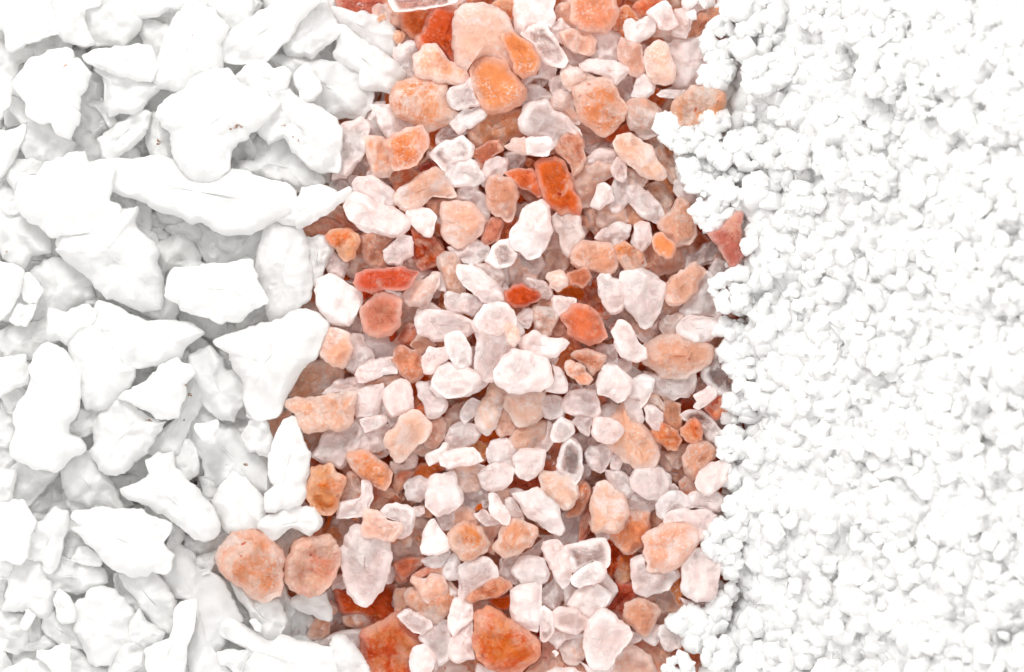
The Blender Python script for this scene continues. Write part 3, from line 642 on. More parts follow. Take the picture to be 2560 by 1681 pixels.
4s 1025,410 1060,370 1150,395 1210,420 1230,480 1280,540 1240,590 1160,590 1100,540 1040,500
2c 1330,300 1400,240 1480,240 1500,320 1500,400 1440,400 1390,360
4c 1455,120 1510,20 1563,15 1620,50 1680,150 1720,220 1770,260 1760,330 1690,385 1600,370 1530,330 1480,220
4c 1310,570 1370,410 1430,400 1500,420 1600,490 1640,560 1620,660 1570,730 1510,765 1430,710 1330,670
1c 1090,580 1150,600 1240,600 1300,560 1310,640 1200,650 1100,640
3c 1000,750 1080,660 1180,630 1290,640 1330,720 1350,820 1310,880 1170,860 1080,870 1010,830
1o 1330,680 1400,720 1400,780 1350,800
2c 805,770 860,700 930,680 1010,720 1010,820 980,880 900,900 840,880 805,830
2p 480,700 560,670 700,650 830,660 830,760 800,850 750,920 660,950 590,930 540,850 490,790 =soft beige-pink rounded crystal directly below the biggest creamy lump
2p 230,790 300,700 360,560 430,640 490,680 480,780 430,830 400,960 330,1035 270,1000 210,940
2p 400,930 430,840 490,820 540,870 600,940 540,1045 460,1045 410,1000
2c 80,830 130,740 190,710 250,740 240,800 190,890 120,940 80,890
1o 220,1090 290,1020 400,990 450,1040 530,1050 480,1110 340,1120 250,1135
1o 140,1160 220,1100 320,1130 340,1190 280,1280 220,1280
2p 535,1080 560,1010 650,950 770,930 850,940 860,1050 800,1110 740,1170 640,1185 560,1150
2c 760,1160 850,1060 870,930 910,960 900,1090 920,1120 850,1200
2c 320,1170 380,1110 480,1090 540,1120 610,1190 570,1240 560,1330 440,1310 350,1310 315,1240
3c 565,1240 620,1180 700,1175 830,1190 840,1240 820,1330 770,1420 720,1460 620,1430 570,1380
3c 250,1400 300,1340 400,1300 500,1320 560,1360 540,1470 450,1540 370,1555 290,1530 260,1460
2p 0,1370 60,1330 200,1275 290,1340 250,1410 270,1520 170,1560 80,1550 30,1500
3c 900,1060 920,940 990,885 1070,930 1110,1010 1090,1060 1000,1110 920,1110
3c 1090,930 1150,870 1280,890 1270,1000 1240,1060 1160,1010
4c 1265,960 1310,890 1430,890 1520,930 1563,1010 1540,1070 1470,1110 1400,1145 1330,1100 1275,1040 =very bright white smooth crystal right of centre
3t 955,1330 1000,1150 1080,1070 1140,1100 1170,1180 1190,1340 1170,1430 1120,1490 1040,1440 1000,1390 =upright clear pointed crystal under the very bright white one
1o 815,1380 860,1250 920,1130 1010,1110 980,1230 960,1330 970,1380 900,1380
2c 1215,1220 1270,1150 1380,1130 1430,1170 1430,1290 1390,1370 1340,1395 1270,1350
2c 1430,1160 1480,1180 1555,1260 1520,1370 1440,1350
3p 800,1420 850,1380 960,1380 1050,1440 1140,1500 1140,1600 1100,1700 1020,1720 900,1650 810,1560
1c 1140,1490 1200,1320 1260,1340 1260,1400 1200,1450
1r 500,1500 560,1430 700,1460 790,1420 800,1530 700,1563 560,1563
2s 1140,1500 1220,1490 1260,1560 1180,1640 1130,1600
2c 1390,1370 1440,1370 1560,1380 1640,1480 1640,1563 1560,1600 1450,1520
2p 1290,1530 1350,1475 1420,1490 1490,1560 1430,1630 1300,1610
0c 1190,1170 1110,1060 1200,1050 1290,1080 1380,1140 1210,1180
T 1500 800 .2751
1c 220,0 300,60 420,90 500,20 490,190 370,190 270,70
3s 420,250 490,190 560,140 690,140 760,180 890,190 1010,240 1025,320 980,400 860,470 790,530 690,525 560,510 470,440 410,370 =peach crystal with a strong burnt-orange streak, near the fine salt, right of centre
2s 700,140 900,160 975,190 970,230 880,195 780,185
1o 980,180 1090,140 1120,80 1150,120 1130,220 1040,290 1030,230
2c 420,480 540,500 700,530 850,480 850,610 800,690 720,690 670,730 600,690 470,660 460,540
1c 380,240 440,190 490,200 430,250
2t 940,400 1030,290 1090,270 1150,340 1170,430 1250,520 1240,600 1190,700 1100,680 980,590 935,500
3c 860,690 940,640 990,595 1050,650 1050,700 960,790 900,810 850,790 880,740
2r 960,800 1060,680 1150,730 1185,780 1140,850 1060,895 990,850 =dark red-brown crystal in the shaded gap next to the fine salt
0r 720,790 770,700 860,740 850,790 880,820 740,880
2t 740,880 800,830 900,825 1000,890 1080,990 1105,1050 1040,1115 970,1080 900,960 780,920
3o 740,980 850,900 900,950 935,1020 920,1090 840,1115 760,1080 730,1040
2s 540,680 620,700 720,780 730,900 735,980 710,1000 600,950 570,850 580,740
2p 440,690 520,680 580,750 570,830 480,770 420,770
3c 395,790 430,765 570,840 560,960 530,1020 470,990 420,900
3t 270,620 300,540 400,500 490,550 480,650 430,740 370,800 350,720 270,700
3c 220,770 260,700 360,740 380,850 400,900 370,945 290,930 230,870
3o 460,1000 540,1010 570,940 700,1010 740,1090 700,1170 620,1180 570,1130 510,1090
3s 770,1230 800,1150 900,1100 1000,1120 1060,1190 1050,1250 960,1320 890,1420 840,1450 780,1370
2s 615,1230 700,1180 770,1140 790,1190 750,1300 710,1350 650,1320
3p 50,960 210,770 290,930 400,960 450,1040 500,1110 515,1200 500,1320 400,1350 320,1350 210,1270 120,1190 70,1130 =tall smooth pale crystal, its upper left under the very bright white one
2c 0,820 60,780 210,780 230,880 170,960 0,900
2c -30,260 50,235 140,250 160,340 280,380 270,420 210,470 160,420 60,400 -20,330
1o 280,380 410,370 420,420 340,410
1c 220,460 280,410 400,500 340,520 280,540
1c 80,1280 220,1270 310,1350 260,1400
3c 275,1440 320,1360 500,1350 570,1370 600,1440 610,1540 560,1620 440,1640 300,1540
2c 510,1320 570,1350 640,1420 650,1500 610,1560 590,1420
1c 540,1210 620,1200 650,1330 610,1370 560,1330
4c 850,1480 900,1380 1010,1300 1110,1275 1190,1310 1180,1360 1150,1440 1110,1520 1050,1563 960,1600 880,1540
2s 730,1480 800,1430 850,1490 890,1563 820,1620 730,1570
1s 650,1340 760,1350 790,1430 740,1490 660,1440
1c 520,1130 555,1160 530,1330 510,1250
1c 940,1110 1040,930 1180,820 1260,880 1260,990 1100,1130 1010,1130
2F 1120,100 1150,30 1230,40 1280,110 1440,60 1440,150 1300,170 1220,120
2F 1140,270 1180,200 1280,140 1340,220 1330,320 1250,330 1220,300 1260,380 1340,380 1320,450 1260,500 1180,440 1150,340
2F 1160,740 1230,680 1300,700 1330,770 1210,810
3F 1100,1150 1160,1100 1270,1110 1290,1200 1180,1250 1110,1220
2F 1150,1060 1210,1010 1260,1030 1230,1110
3F 1130,1370 1190,1370 1220,1420 1210,1520
0c 850,540 940,540 990,600 930,640 860,640
T 780 1200 .30774
3c 205,305 235,180 380,150 410,80 400,10 470,10 495,140 460,230 430,290 370,300
1o 490,60 660,70 720,120 735,160 650,200 570,270 480,230 500,160
3c 570,260 620,210 690,185 800,220 835,260 820,370 820,420 750,470 690,465 720,380 690,340 600,300
4p 390,400 420,350 430,270 480,235 570,270 610,320 720,350 725,420 690,470 650,495 500,480 410,470 =rough pale chip with an orange edge lying over the top of the large oval pink crystal
3c 935,120 930,10 1000,-40 1150,-60 1180,40 1220,110 1225,170 1190,220 1110,270 1030,290 970,250 935,200 =bright glassy crystal full of white cracks, lower middle
1c 1220,90 1380,80 1380,190 1290,240 1220,200
1o 1310,230 1370,190 1400,230 1330,250
1c 1380,90 1430,90 1440,210 1390,220
2p 1500,100 1600,90 1600,330 1540,200
2c 1000,290 1080,280 1150,260 1150,400 1060,400 1030,350
2p 1150,260 1220,205 1320,250 1350,370 1200,400 1150,360
3s 1110,440 1160,370 1240,330 1330,360 1390,430 1440,510 1430,580 1350,620 1300,650 1210,630 1150,570 1120,510
3c 1320,280 1400,230 1450,290 1520,340 1480,375 1410,380 1350,330
4c 1435,110 1510,110 1560,200 1620,300 1600,380 1540,360 1450,290 1440,200
1c 1400,390 1540,370 1480,480 1480,590 1430,560 1440,500
2c 830,220 910,210 920,270 840,300
0c 820,310 900,280 940,350 920,450 820,380
0c 690,480 820,400 920,430 900,520 890,600 700,640 690,560
3t 885,540 910,420 950,340 1000,325 1050,420 1120,490 1140,545 1050,590 940,610 900,590 =glassy triangular crystal that shows dark in its middle, beside a black gap
2c 905,650 990,600 1110,580 1110,620 1060,700 1000,720 930,700
2c 1065,760 1080,680 1150,595 1200,640 1200,800 1090,800
3c 1185,710 1250,660 1380,630 1450,650 1500,730 1500,790 1380,850 1270,930 1230,970 1200,950 1195,850 1200,790 =square-shouldered clear crystal above the flat orange splinter
3o 1250,960 1350,870 1450,800 1520,785 1600,830 1620,870 1560,920 1470,960 1400,980 1300,995 =flat orange splinter pointing left, above the brightest orange crystal
1c 1530,660 1580,620 1600,800 1530,770
2o 1440,980 1500,950 1640,950 1620,1010 1560,1060 1500,1040
1c 1300,1000 1440,990 1420,1040 1330,1080
1o 690,680 750,640 890,640 870,700 800,760 740,800 700,740
1c 640,720 690,690 710,800 640,840 610,830
0c 690,850 780,800 830,850 790,900 700,890
0o 800,780 900,650 1000,720 860,760
2o 830,770 920,720 1060,710 1070,780 960,760 900,790
2s 765,930 800,880 950,870 1060,780 1120,850 1180,930 1130,1020 1100,1080 1000,1150 900,1110 790,1020 =round salmon crystal carrying a small rough pale lump
3p 800,830 820,785 890,800 960,765 1060,780 1100,850 1090,920 1020,1010 940,1000 880,960 860,880 =small rough pale lump sitting on a round salmon crystal
1o 660,960 690,900 750,895 770,980 760,1050 690,1100 670,1040
1r 210,880 430,960 600,860 670,900 660,1000 690,1100 560,1170 430,1080 270,1070
2r 410,1320 450,1230 550,1180 640,1120 700,1100 790,1220 850,1280 865,1350 800,1450 790,1520 830,1620 800,1680 550,1680 430,1500 410,1420 =very large deep red and amber crystal at the bottom edge beside the white chunks
3c 695,1110 750,1060 800,1045 870,1100 960,1140 970,1190 900,1245 830,1240 770,1200
3c 785,1470 830,1380 900,1340 970,1380 1000,1450 990,1530 930,1600 830,1590
2c 880,1280 960,1170 1050,1140 1100,1160 1130,1250 1120,1380 1110,1440 1030,1490 990,1400 920,1340
3t 1105,1110 1150,980 1200,960 1300,1000 1305,1130 1210,1200 1150,1270 1110,1200 =upright glassy crystal with an open hollow, left of the brightest orange crystal
3c 1110,1360 1150,1270 1220,1190 1300,1130 1310,1280 1315,1440 1200,1480 1130,1450
1s 1000,1560 1050,1500 1120,1470 1240,1530 1230,1620 1020,1640
1c 990,1490 1100,1450 1050,1500 1000,1560
4r 1310,1130 1350,1060 1430,1030 1520,1060 1600,1120 1690,1190 1800,1270 1860,1340 1850,1430 1780,1500 1700,1560 1600,1580 1500,1560 1400,1500 1330,1440 1310,1300 =brightest speckled orange-red crystal, near the bottom edge
0c 150,420 230,330 330,330 280,400 250,520 200,500
0c 170,1000 280,1080 280,1180 130,1290 150,1150
T 1130 1200 .30774
3c 500,120 700,75 760,120 870,230 895,380 860,445 780,420 660,330 600,290 560,210
2c 440,100 500,60 575,90 540,120 440,150
3c 430,160 490,150 540,210 590,320 520,310 450,280
4s 340,530 400,400 430,350 500,310 590,330 690,390 700,440 650,540 560,600 430,635 360,590 =oval cream-peach crystal with small orange marks, centre bottom
2s 1010,40 1080,30 1120,90 1100,180 1040,270 970,300 930,280 1000,200 1020,130
1c 860,320 930,280 1010,280 1050,340 1040,430 990,510 920,550 870,490
1r 1060,260 1130,200 1130,280 1100,370 1090,450 1030,500 1040,400
3p 1130,280 1150,100 1180,30 1250,25 1320,90 1390,130 1420,260 1390,390 1340,420 1260,410 1180,425 1130,390 =blocky pale pink crystal with faint freckles, right of centre in the lower half
2c 1110,320 1140,400 1280,430 1260,475 1180,470
2c 1350,130 1430,110 1560,120 1640,150 1670,190 1620,240 1540,265 1410,250
2s 1290,420 1400,380 1430,270 1500,260 1590,280 1600,380 1560,520 1470,580 1400,575 1340,510
1c 740,480 700,450 860,450 870,500 790,500
3c 750,520 870,490 940,620 980,730 950,840 900,880 850,820 790,680 730,560
3t 915,540 1020,510 1240,475 1275,560 1270,680 1240,720 1150,660 1060,710 990,745 980,660 930,610 =clear square-cut crystal with a brownish window in its upper half
4c 965,790 1060,710 1170,660 1230,690 1250,750 1200,840 1100,860 1020,885 970,840
3t 945,1010 1020,890 1180,850 1260,900 1290,940 1240,1040 1120,1115 1020,1060
2c 1200,830 1250,765 1330,850 1340,910 1260,1030 1280,930
3c 500,720 550,640 640,625 740,640 760,700 790,760 740,835 640,850 560,840 510,780 =small bright frilly-edged crystal below the oval cream-peach one
2c 390,740 420,640 540,630 500,740 540,830 480,845 410,800
1c 540,620 640,560 740,480 730,570 680,620
1r 750,580 840,790 760,860 790,740
3t 475,900 560,850 720,830 725,950 720,1120 690,1220 600,1215 500,1130 475,1050 =upright smoky-clear rectangular crystal, centre bottom
2c 725,900 830,810 910,880 915,960 870,1010 820,1040 730,1000
2c 915,870 960,850 1010,900 940,1000 920,1020
3t 710,1060 750,1030 820,1080 830,1230 770,1315 715,1290
3c 830,1080 880,1030 980,1050 1110,1130 1100,1200 1010,1245 900,1220 840,1190
2c 790,1290 840,1220 1000,1250 1080,1250 1040,1290 920,1300 860,1370
2p 880,1340 960,1270 1080,1280 1100,1400 1050,1470 980,1500 900,1460
1o 640,1540 740,1440 740,1320 790,1310 870,1400 890,1470 960,1510 860,1563 700,1640
4c 810,1400 840,1375 870,1410 840,1440
4c 1060,1370 1070,1250 1110,1130 1200,1060 1260,1040 1360,1130 1470,1240 1420,1350 1340,1420 1290,1520 1200,1545 1120,1500 =large milky smooth kite-shaped crystal near the bottom right of the pink
2c 1060,1480 1130,1520 1230,1545 1320,1480 1310,1563 1150,1600
2c 780,1563 850,1530 950,1530 1040,1563 1000,1640 800,1640
1s 960,1520 1100,1500 1120,1580 1000,1590
2c 190,1563 220,1500 330,1540 350,1620 200,1640
1r 1250,470 1330,520 1395,580 1340,700 1280,790 1245,720 1280,640
1o 1335,730 1370,620 1430,585 1465,600 1465,760 1400,825 1340,800
1r 1260,1040 1340,900 1330,840 1460,840 1480,950 1400,1010 1390,1130 1320,1060
0c 100,80 240,80 250,120 170,220
0r 470,40 560,60 700,75 710,0 500,-10
2c -20,880 40,920 30,980 -30,1000
1c 1370,820 1400,900 1380,1000
T 1500 1200 .30774
3c 255,700 260,650 350,610 370,700 430,760 600,720 630,790 560,890 460,920 370,950 290,890 260,800
4p 355,470 420,400 500,360 640,340 740,350 810,420 800,500 760,560 680,680 600,730 460,765 380,730 355,620 =large creamy pale crystal stacked on a flat clear one, lower right
4c 510,310 560,250 700,235 860,240 945,290 930,350 880,440 800,500 780,400 680,340 520,360 =flat oval clear crystal, its lower side under the large creamy one
3c 450,200 490,140 560,100 660,90 700,130 760,220 650,240 560,245 510,320 460,280
2c 540,60 600,30 650,90 560,100
3c 700,150 780,100 940,95 1000,140 1030,190 960,260 880,240 770,225
1c 400,310 450,260 510,340 440,390 400,410
0c 370,260 450,210 450,260 400,300
4c 660,720 720,640 780,560 880,580 970,660 970,780 940,930 870,990 760,980 680,930 660,820 =tall clear block with a milky lower half, at the fine salt edge, lower right
2c 665,960 720,980 860,1000 830,1040 760,1045 690,1010
2s 560,890 620,830 620,720 660,740 665,950 730,1050 680,1090 620,1000
1c 350,960 470,920 560,890 620,1010 670,1100 560,1150 440,1190 460,1090 400,990
3s 185,1060 220,1000 300,960 370,970 450,1020 480,1090 440,1170 370,1265 300,1230 220,1160 =rough round peach crystal above a black gap, lower right
2c 390,1190 480,1190 490,1300 440,1340 340,1280
3c 470,1250 490,1190 570,1160 660,1210 680,1250 660,1350 600,1390 530,1380 490,1310
2t 260,1240 330,1260 330,1300 210,1370 200,1340
1o 240,1350 330,1290 460,1340 540,1400 540,1500 450,1563 400,1460 310,1400
1o 640,1370 670,1270 720,1260 750,1340 840,1330 830,1440 760,1510 680,1460
1o 540,1400 640,1390 640,1440 560,1500
2p 120,1470 200,1380 290,1385 400,1450 450,1563 400,1640 150,1640 110,1540
3F 590,1150 690,1080 790,1040 830,1100 820,1190 720,1200 720,1260 680,1240
3F 720,1250 830,1200 900,1260 830,1330 750,1350
3F 850,1100 920,1020 1000,1060 1030,1110 940,1220 850,1180
4F 880,560 950,510 1070,570 1020,645 940,620
4F 850,470 900,380 940,330 1040,340 1150,390 1180,440 1060,530 950,500 900,560
3F 1040,190 1150,110 1200,150 1150,300 1080,270
4F 540,1530 650,1420 680,1460 740,1490 730,1600 540,1640
4F 890,1330 1050,1290 1060,1470 960,1510 860,1460
3F 1000,660 1080,600 1120,680 1060,760 1000,720
3F 920,960 1000,950 1040,1010 950,1040
0c 950,270 1050,280 1030,340 960,320
0c 1000,20 1080,20 1140,110 1030,180
0c 330,880 360,980 440,1180 300,960
T 1780 0 .3583
4F 800,170 990,160 1120,150 1250,230 1400,270 1370,330 1210,350 1110,360 1020,300
4F 1030,440 1100,360 1290,370 1340,450 1340,560 1280,640 1240,650 1050,620
3F 1020,730 1090,680 1170,720 1150,800 1040,780
4F 250,470 420,400 520,520 460,600 340,660 260,600
3F 870,340 1000,300 1020,420 940,470 850,440
3F 1400,590 1520,550 1680,600 1620,760 1480,800 1420,700
4F 500,1000 560,950 720,1010 860,1090 800,1170 600,1130
4F 820,1160 1000,1150 1200,1120 1270,1250 1190,1360 980,1300 830,1250
3F 360,1080 420,1030 530,1060 520,1150 390,1130
3F 150,960 230,930 360,1000 340,1130 240,1150 160,1050
3F 120,0 430,-20 470,160 350,240 200,200
3F 590,20 860,60 830,160 660,180
3F 550,1390 650,1310 730,1380 700,1460 600,1460
'''
# ---------------------------------------------------------------- heap shape (centimetres above the pink level)
def heap(px, py):
    px = np.asarray(px, float); py = np.asarray(py, float)
    z = np.zeros_like(px + py)
    z = z + .22 * np.clip((760 - px) / 700, 0, 1)                                   # white heap on the left
    z = z + .28 * np.exp(-(((px - 1310) / 210) ** 2 + ((py - 870) / 170) ** 2))     # the pale cluster in the centre
    z = z + np.clip((px - 1800) / 760, 0, 1.2) * 2.1                               # fine salt climbing to the right
    z = z - .25 * np.exp(-(((px - 850) / 60) ** 2 + ((py - 130) / 260) ** 2)) - .2 * np.exp(-(((px - 860) / 120) ** 2 + ((py - 1560) / 110) ** 2))
    return z
def W3(px, py, z):
    """point of the heap at height z that is seen at photograph pixel px, py"""
    k = (D + .45 - z) / D
    return ((px - 1280) / PXU * k, (840.5 - py) / PXU * k, z)

def resample(P, n, lin=.7):
    P = np.array(P, float); d = np.linalg.norm(np.roll(P, -1, 0) - P, axis=1); cum = np.r_[0, np.cumsum(d)]
    s = np.linspace(0, cum[-1], n, endpoint=False); i = np.clip(np.searchsorted(cum, s, 'right') - 1, 0, len(P) - 1)
    t = ((s - cum[i]) / np.maximum(d[i], 1e-6))[:, None]; m = len(P)
    a, b, c, e = P[(i - 1) % m], P[i], P[(i + 1) % m], P[(i + 2) % m]
    cr = .5 * (2 * b + (c - a) * t + (2 * a - 5 * b + 4 * c - e) * t ** 2 + (3 * b - a - 3 * c + e) * t ** 3)
    return lin * (b + (c - b) * t) + (1 - lin) * cr

TR = [1, .985, .95, .90, .83, .75, .66, .56, .46, .36, .26, .16, .08]
TRC = [1, .93, .75, .5, .22]
BR = [.93, .7, .35]
def crystal_arrays(P, kind, rnd, thick=None, fine=1.0):
    """closed stone from an outline in centimetres (local, centred): verts, faces, rim values"""
    P = np.array(P); per = np.sum(np.linalg.norm(np.roll(P, -1, 0) - P, axis=1))
    n = int(np.clip(per / .022 * fine, 18, 110)); TRS = TR if fine > .9 else TRC
    Q = resample(P, n)
    area = .5 * abs(np.sum(Q[:, 0] * np.roll(Q[:, 1], -1) - np.roll(Q[:, 0], -1) * Q[:, 1]))
    R = math.sqrt(area / math.pi)
    cov = np.cov(Q.T); ev = np.sqrt(np.maximum(np.linalg.eigvalsh(cov), 1e-9)); minor = ev[0] * 2.6
    off = np.array([rnd.random() * 90 for _ in range(3)])
    rad = Q / np.maximum(np.linalg.norm(Q, axis=1), 1e-6)[:, None]
    amp = {'W': .024, 'F': .05, 'c': .018, 't': .012, 'p': .022, 's': .020, 'o': .020, 'r': .022}[kind]
    q3 = np.c_[Q, np.zeros(len(Q))]
    Q = Q + rad * (amp * fbm(q3 * 11 + off, 4))[:, None]
    T = thick or minor * rnd.uniform(.62, .82)
    # cut faces: planes laid against a dome, in the disc the outline is stretched from
    ex, ez = (3.2, .5) if kind in 'ctWor' else (2.4, .55)
    dome = lambda r: max(0., 1 - r ** ex) ** ez
    pl = []; nf = {'W': 13, 'F': 9, 'c': 12, 't': 10, 'p': 13, 's': 14, 'o': 13, 'r': 13}[kind]
    for k in range(nf):
        rr = math.sqrt((k + .5) / nf) * .97; a = k * 2.39996 + rnd.uniform(-.5, .5) + off[0]
        g = -(dome(rr - .01) - dome(min(.995, rr + .01))) / .02
        g = max(g, -3.5); z0 = dome(rr) * rnd.uniform(.86, 1.1)
        pl.append((z0 - g * rr, g * math.cos(a) + rnd.uniform(-.13, .13), g * math.sin(a) + rnd.uniform(-.13, .13)))
    soft = {'p': .55, 's': .45, 'W': .35}.get(kind, .2)
    tx, ty = rnd.uniform(-.25, .25), rnd.uniform(-.25, .25)
    V = []; rim = []
    ang = np.arange(n) / n * 2 * math.pi; cu, su = np.cos(ang), np.sin(ang)
    def top(xy, t):
        s = np.full(len(xy), 9.0)
        for A, gx_, gy_ in pl: s = np.minimum(s, A + gx_ * t * cu + gy_ * t * su)
        s = np.clip(s, .08, 1.15) * (1 - soft) + dome(t) * soft
        if t > .999: s = s * .15
        z = T / 2 * s + (tx * xy[:, 0] + ty * xy[:, 1]) * min(1, (1 - t) * 6) * .6
        p3 = np.c_[xy, np.zeros(len(xy))]; pf = min(1, (1 - t) * 5)
        z += pf * R * ({'W': .13, 'F': .15}.get(kind, .12) * fbm(p3 / R * 1.6 + off, 2)) + pf * .032 * fbm(p3 * 9 + off, 3)
        return z
    # the spine the rings shrink to: a short line for long stones, so that they are not cones
    evec = np.linalg.eigh(cov)[1][:, 1]; spread = max(0, ev[1] - ev[0]) * .9
    pr = np.clip(Q @ evec, -spread, spread)[:, None] * evec[None, :]
    for t in TRS:
        xy = pr + (Q - pr) * t if spread > 0 else Q * t
        V.append(np.c_[xy, top(xy, t)]); rim += [t] * n
    xy = pr + (Q - pr) * .04
    V.append(np.c_[xy, top(xy, .02)]); rim += [0] * n
    nt_ = len(TRS) + 1
    for t in BR:
        xy = pr + (Q - pr) * t
        z = -T / 2 * np.sqrt(1 - t ** 4) * np.ones(n) + .04 * R * fbm(np.c_[xy, np.ones(n)] / R * 2 + off, 2)
        V.append(np.c_[xy, z]); rim += [t] * n
    V = np.concatenate(V); F = []
    def band(a, b, flip=False):
        for i in range(n):
            j = (i + 1) % n
            q = (a * n + i, a * n + j, b * n + j, b * n + i)
            F.append(q[::-1] if flip else q)
    area_s = np.sum(Q[:, 0] * np.roll(Q[:, 1], -1) - np.roll(Q[:, 0], -1) * Q[:, 1])
    fl = area_s < 0
    for k in range(nt_ - 1): band(k, k + 1, fl)
    band(0, nt_, not fl)
    for k in range(nt_, nt_ + len(BR) - 1): band(k, k + 1, not fl)
    for base, up in (((nt_ - 1) * n, True), ((nt_ + len(BR) - 1) * n, False)):
        c = len(V); V = np.vstack([V, V[base:base + n].mean(0)]); rim.append(0)
        for i in range(n):
            q = (c, base + i, base + (i + 1) % n); F.append(q if up != fl else q[::-1])
    return V, F, rim, T, R

def make_mesh(name, V, F, rim=None, seed=None, mats=(), midx=None, smooth=True, angle=38):
    me = bpy.data.meshes.new(name); me.from_pydata([tuple(v) for v in V], [], F)
    for m in mats: me.materials.append(m)
    if smooth: me.shade_smooth(); me.set_sharp_from_angle(angle=math.radians(angle))
    if rim is not None:
        a = me.attributes.new('rim', 'FLOAT', 'POINT'); a.data.foreach_set('value', np.array(rim, np.float32))
    if seed is not None:
        a = me.attributes.new('seed', 'FLOAT', 'POINT'); a.data.foreach_set('value', np.array(seed, np.float32))
    if midx is not None: me.polygons.foreach_set('material_index', np.array(midx, np.int32))
    me.update(); return me
def link(name, me, loc=(0, 0, 0), parent=None):
    o = bpy.data.objects.new(name, me); C.objects.link(o); o.location = loc; o.parent = parent; return o
def tag(o, label, cat, group=None, kind=None):
    o['label'] = label
    if cat: o['category'] = cat
    if group: o['group'] = group
    if kind: o['kind'] = kind

# grains of fine salt: little broken cubes, many at once
_cube = np.array([(x, y, z) for x in (-1, 1) for y in (-1, 1) for z in (-1, 1)], float)
_cf = [(0, 1, 3, 2), (4, 6, 7, 5), (0, 4, 5, 1), (2, 3, 7, 6), (0, 2, 6, 4), (1, 5, 7, 3)]
def _sub(V, F):
    bm = bmesh.new(); vs = [bm.verts.new(v) for v in V]
    for f in F: bm.faces.new([vs[i] for i in f])
    bmesh.ops.subdivide_edges(bm, edges=bm.edges[:], cuts=1, use_grid_fill=True)
    bmesh.ops.recalc_face_normals(bm, faces=bm.faces[:])
    bm.verts.index_update(); v = np.array([x.co[:] for x in bm.verts]); f = [tuple(x.index for x in q.verts) for q in bm.faces]
    bm.free(); return v, f
GV, GF = _sub(_cube, _cf)
GV = GV * (1.0 / np.maximum(1, np.linalg.norm(GV, axis=1) ** .7))[:, None]
def grains(centres, sizes, rs):
    """arrays of grains around the centres"""
    n = len(centres); m = len(GV)
    q = rs.randn(n, 4); q /= np.linalg.norm(q, axis=1)[:, None]
    a, b, c, d = q.T
    Rm = np.stack([np.stack([1 - 2 * (c * c + d * d), 2 * (b * c - a * d), 2 * (b * d + a * c)], 1),
                   np.stack([2 * (b * c + a * d), 1 - 2 * (b * b + d * d), 2 * (c * d - a * b)], 1),
                   np.stack([2 * (b * d - a * c), 2 * (c * d + a * b), 1 - 2 * (b * b + c * c)], 1)], 1)
    s = rs.uniform(.6, 1.25, (n, 1, 3)) * np.asarray(sizes)[:, None, None] * .5
    v = GV[None] * s * (1 + rs.uniform(-.2, .2, (n, m, 1)))
    v = np.einsum('nij,nmj->nmi', Rm, v) + np.asarray(centres)[:, None, :]
    F = [];
    for i in range(n):
        o = i * m
        F += [tuple(o + j for j in f) for f in GF]
    seed = np.repeat(rs.rand(n), m)
    return v.reshape(-1, 3), F, seed

# ---------------------------------------------------------------- labels
LM = [(170,240,'the white chunk with an orange dash'),(540,310,'the largest white chunk'),(520,520,'the long lens-shaped slab'),
(540,730,'the loaf-shaped white chunk'),(690,900,'the big white wedge'),(120,1050,'the tall lumpy white chunk'),(220,530,'the broad flat white chunk'),
(440,1240,'the white chunk with a thumb'),(310,1350,'the wide wavy white chunk'),(720,1160,'the upright pointed white chunk'),(430,1580,'the rough white column'),
(720,1300,'the curved white chunk'),(620,1410,'the largest rounded peach crystal'),(780,1410,'the round burnt-orange crystal'),(805,1010,'the orange-streaked peach crystal'),
(820,1220,'the dark-specked burnt-orange crystal'),(1060,250,'the wide orange-patched peach crystal'),(1190,120,'the tallest pale peach crystal'),(1240,210,'the orange-bellied peach crystal'),
(1500,260,'the smooth oval peach crystal'),(1340,365,'the sugar-lump crystal'),(1650,155,'the egg-shaped pale crystal'),(1750,265,'the orange-rimmed peach crystal'),
(1810,490,'the big ragged fine-salt clump'),(1820,600,'the triangular glassy shard'),(1170,570,'the bright white oval crystal'),(1390,450,'the long bright orange shard'),
(960,695,'the flat coral-red crystal'),(950,780,'the round light orange crystal'),(840,745,'the glassy ridged crystal'),(860,605,'the amber tooth-shaped crystal'),
(1310,900,'the central white cluster'),(1465,815,'the glittering orange crystal'),(1605,745,'the rounded-diamond clear crystal'),(1700,890,'the burnt-orange-streaked crystal'),
(1510,1080,'the very bright white crystal'),(925,1430,'the large oval pink crystal'),(1075,1475,'the lump-carrying salmon crystal'),
(1260,1590,'the brightest speckled orange crystal'),(970,1630,'the very large red-amber crystal'),(1290,1340,'the oval cream-peach crystal'),(1650,1360,'the large creamy stacked crystal'),
(1750,1440,'the tall milky-bottomed block'),(1520,1590,'the milky kite-shaped crystal'),(1800,1020,'the dark red-brown crystal'),(1010,1090,'the orange-dotted oval crystal')]
used = set()
CW = {'c': 'clear pale', 't': 'glassy see-through', 'p': 'milky pink', 's': 'peach', 'o': 'amber-orange', 'r': 'deep orange-red', 'W': 'white', 'F': 'bright white'}
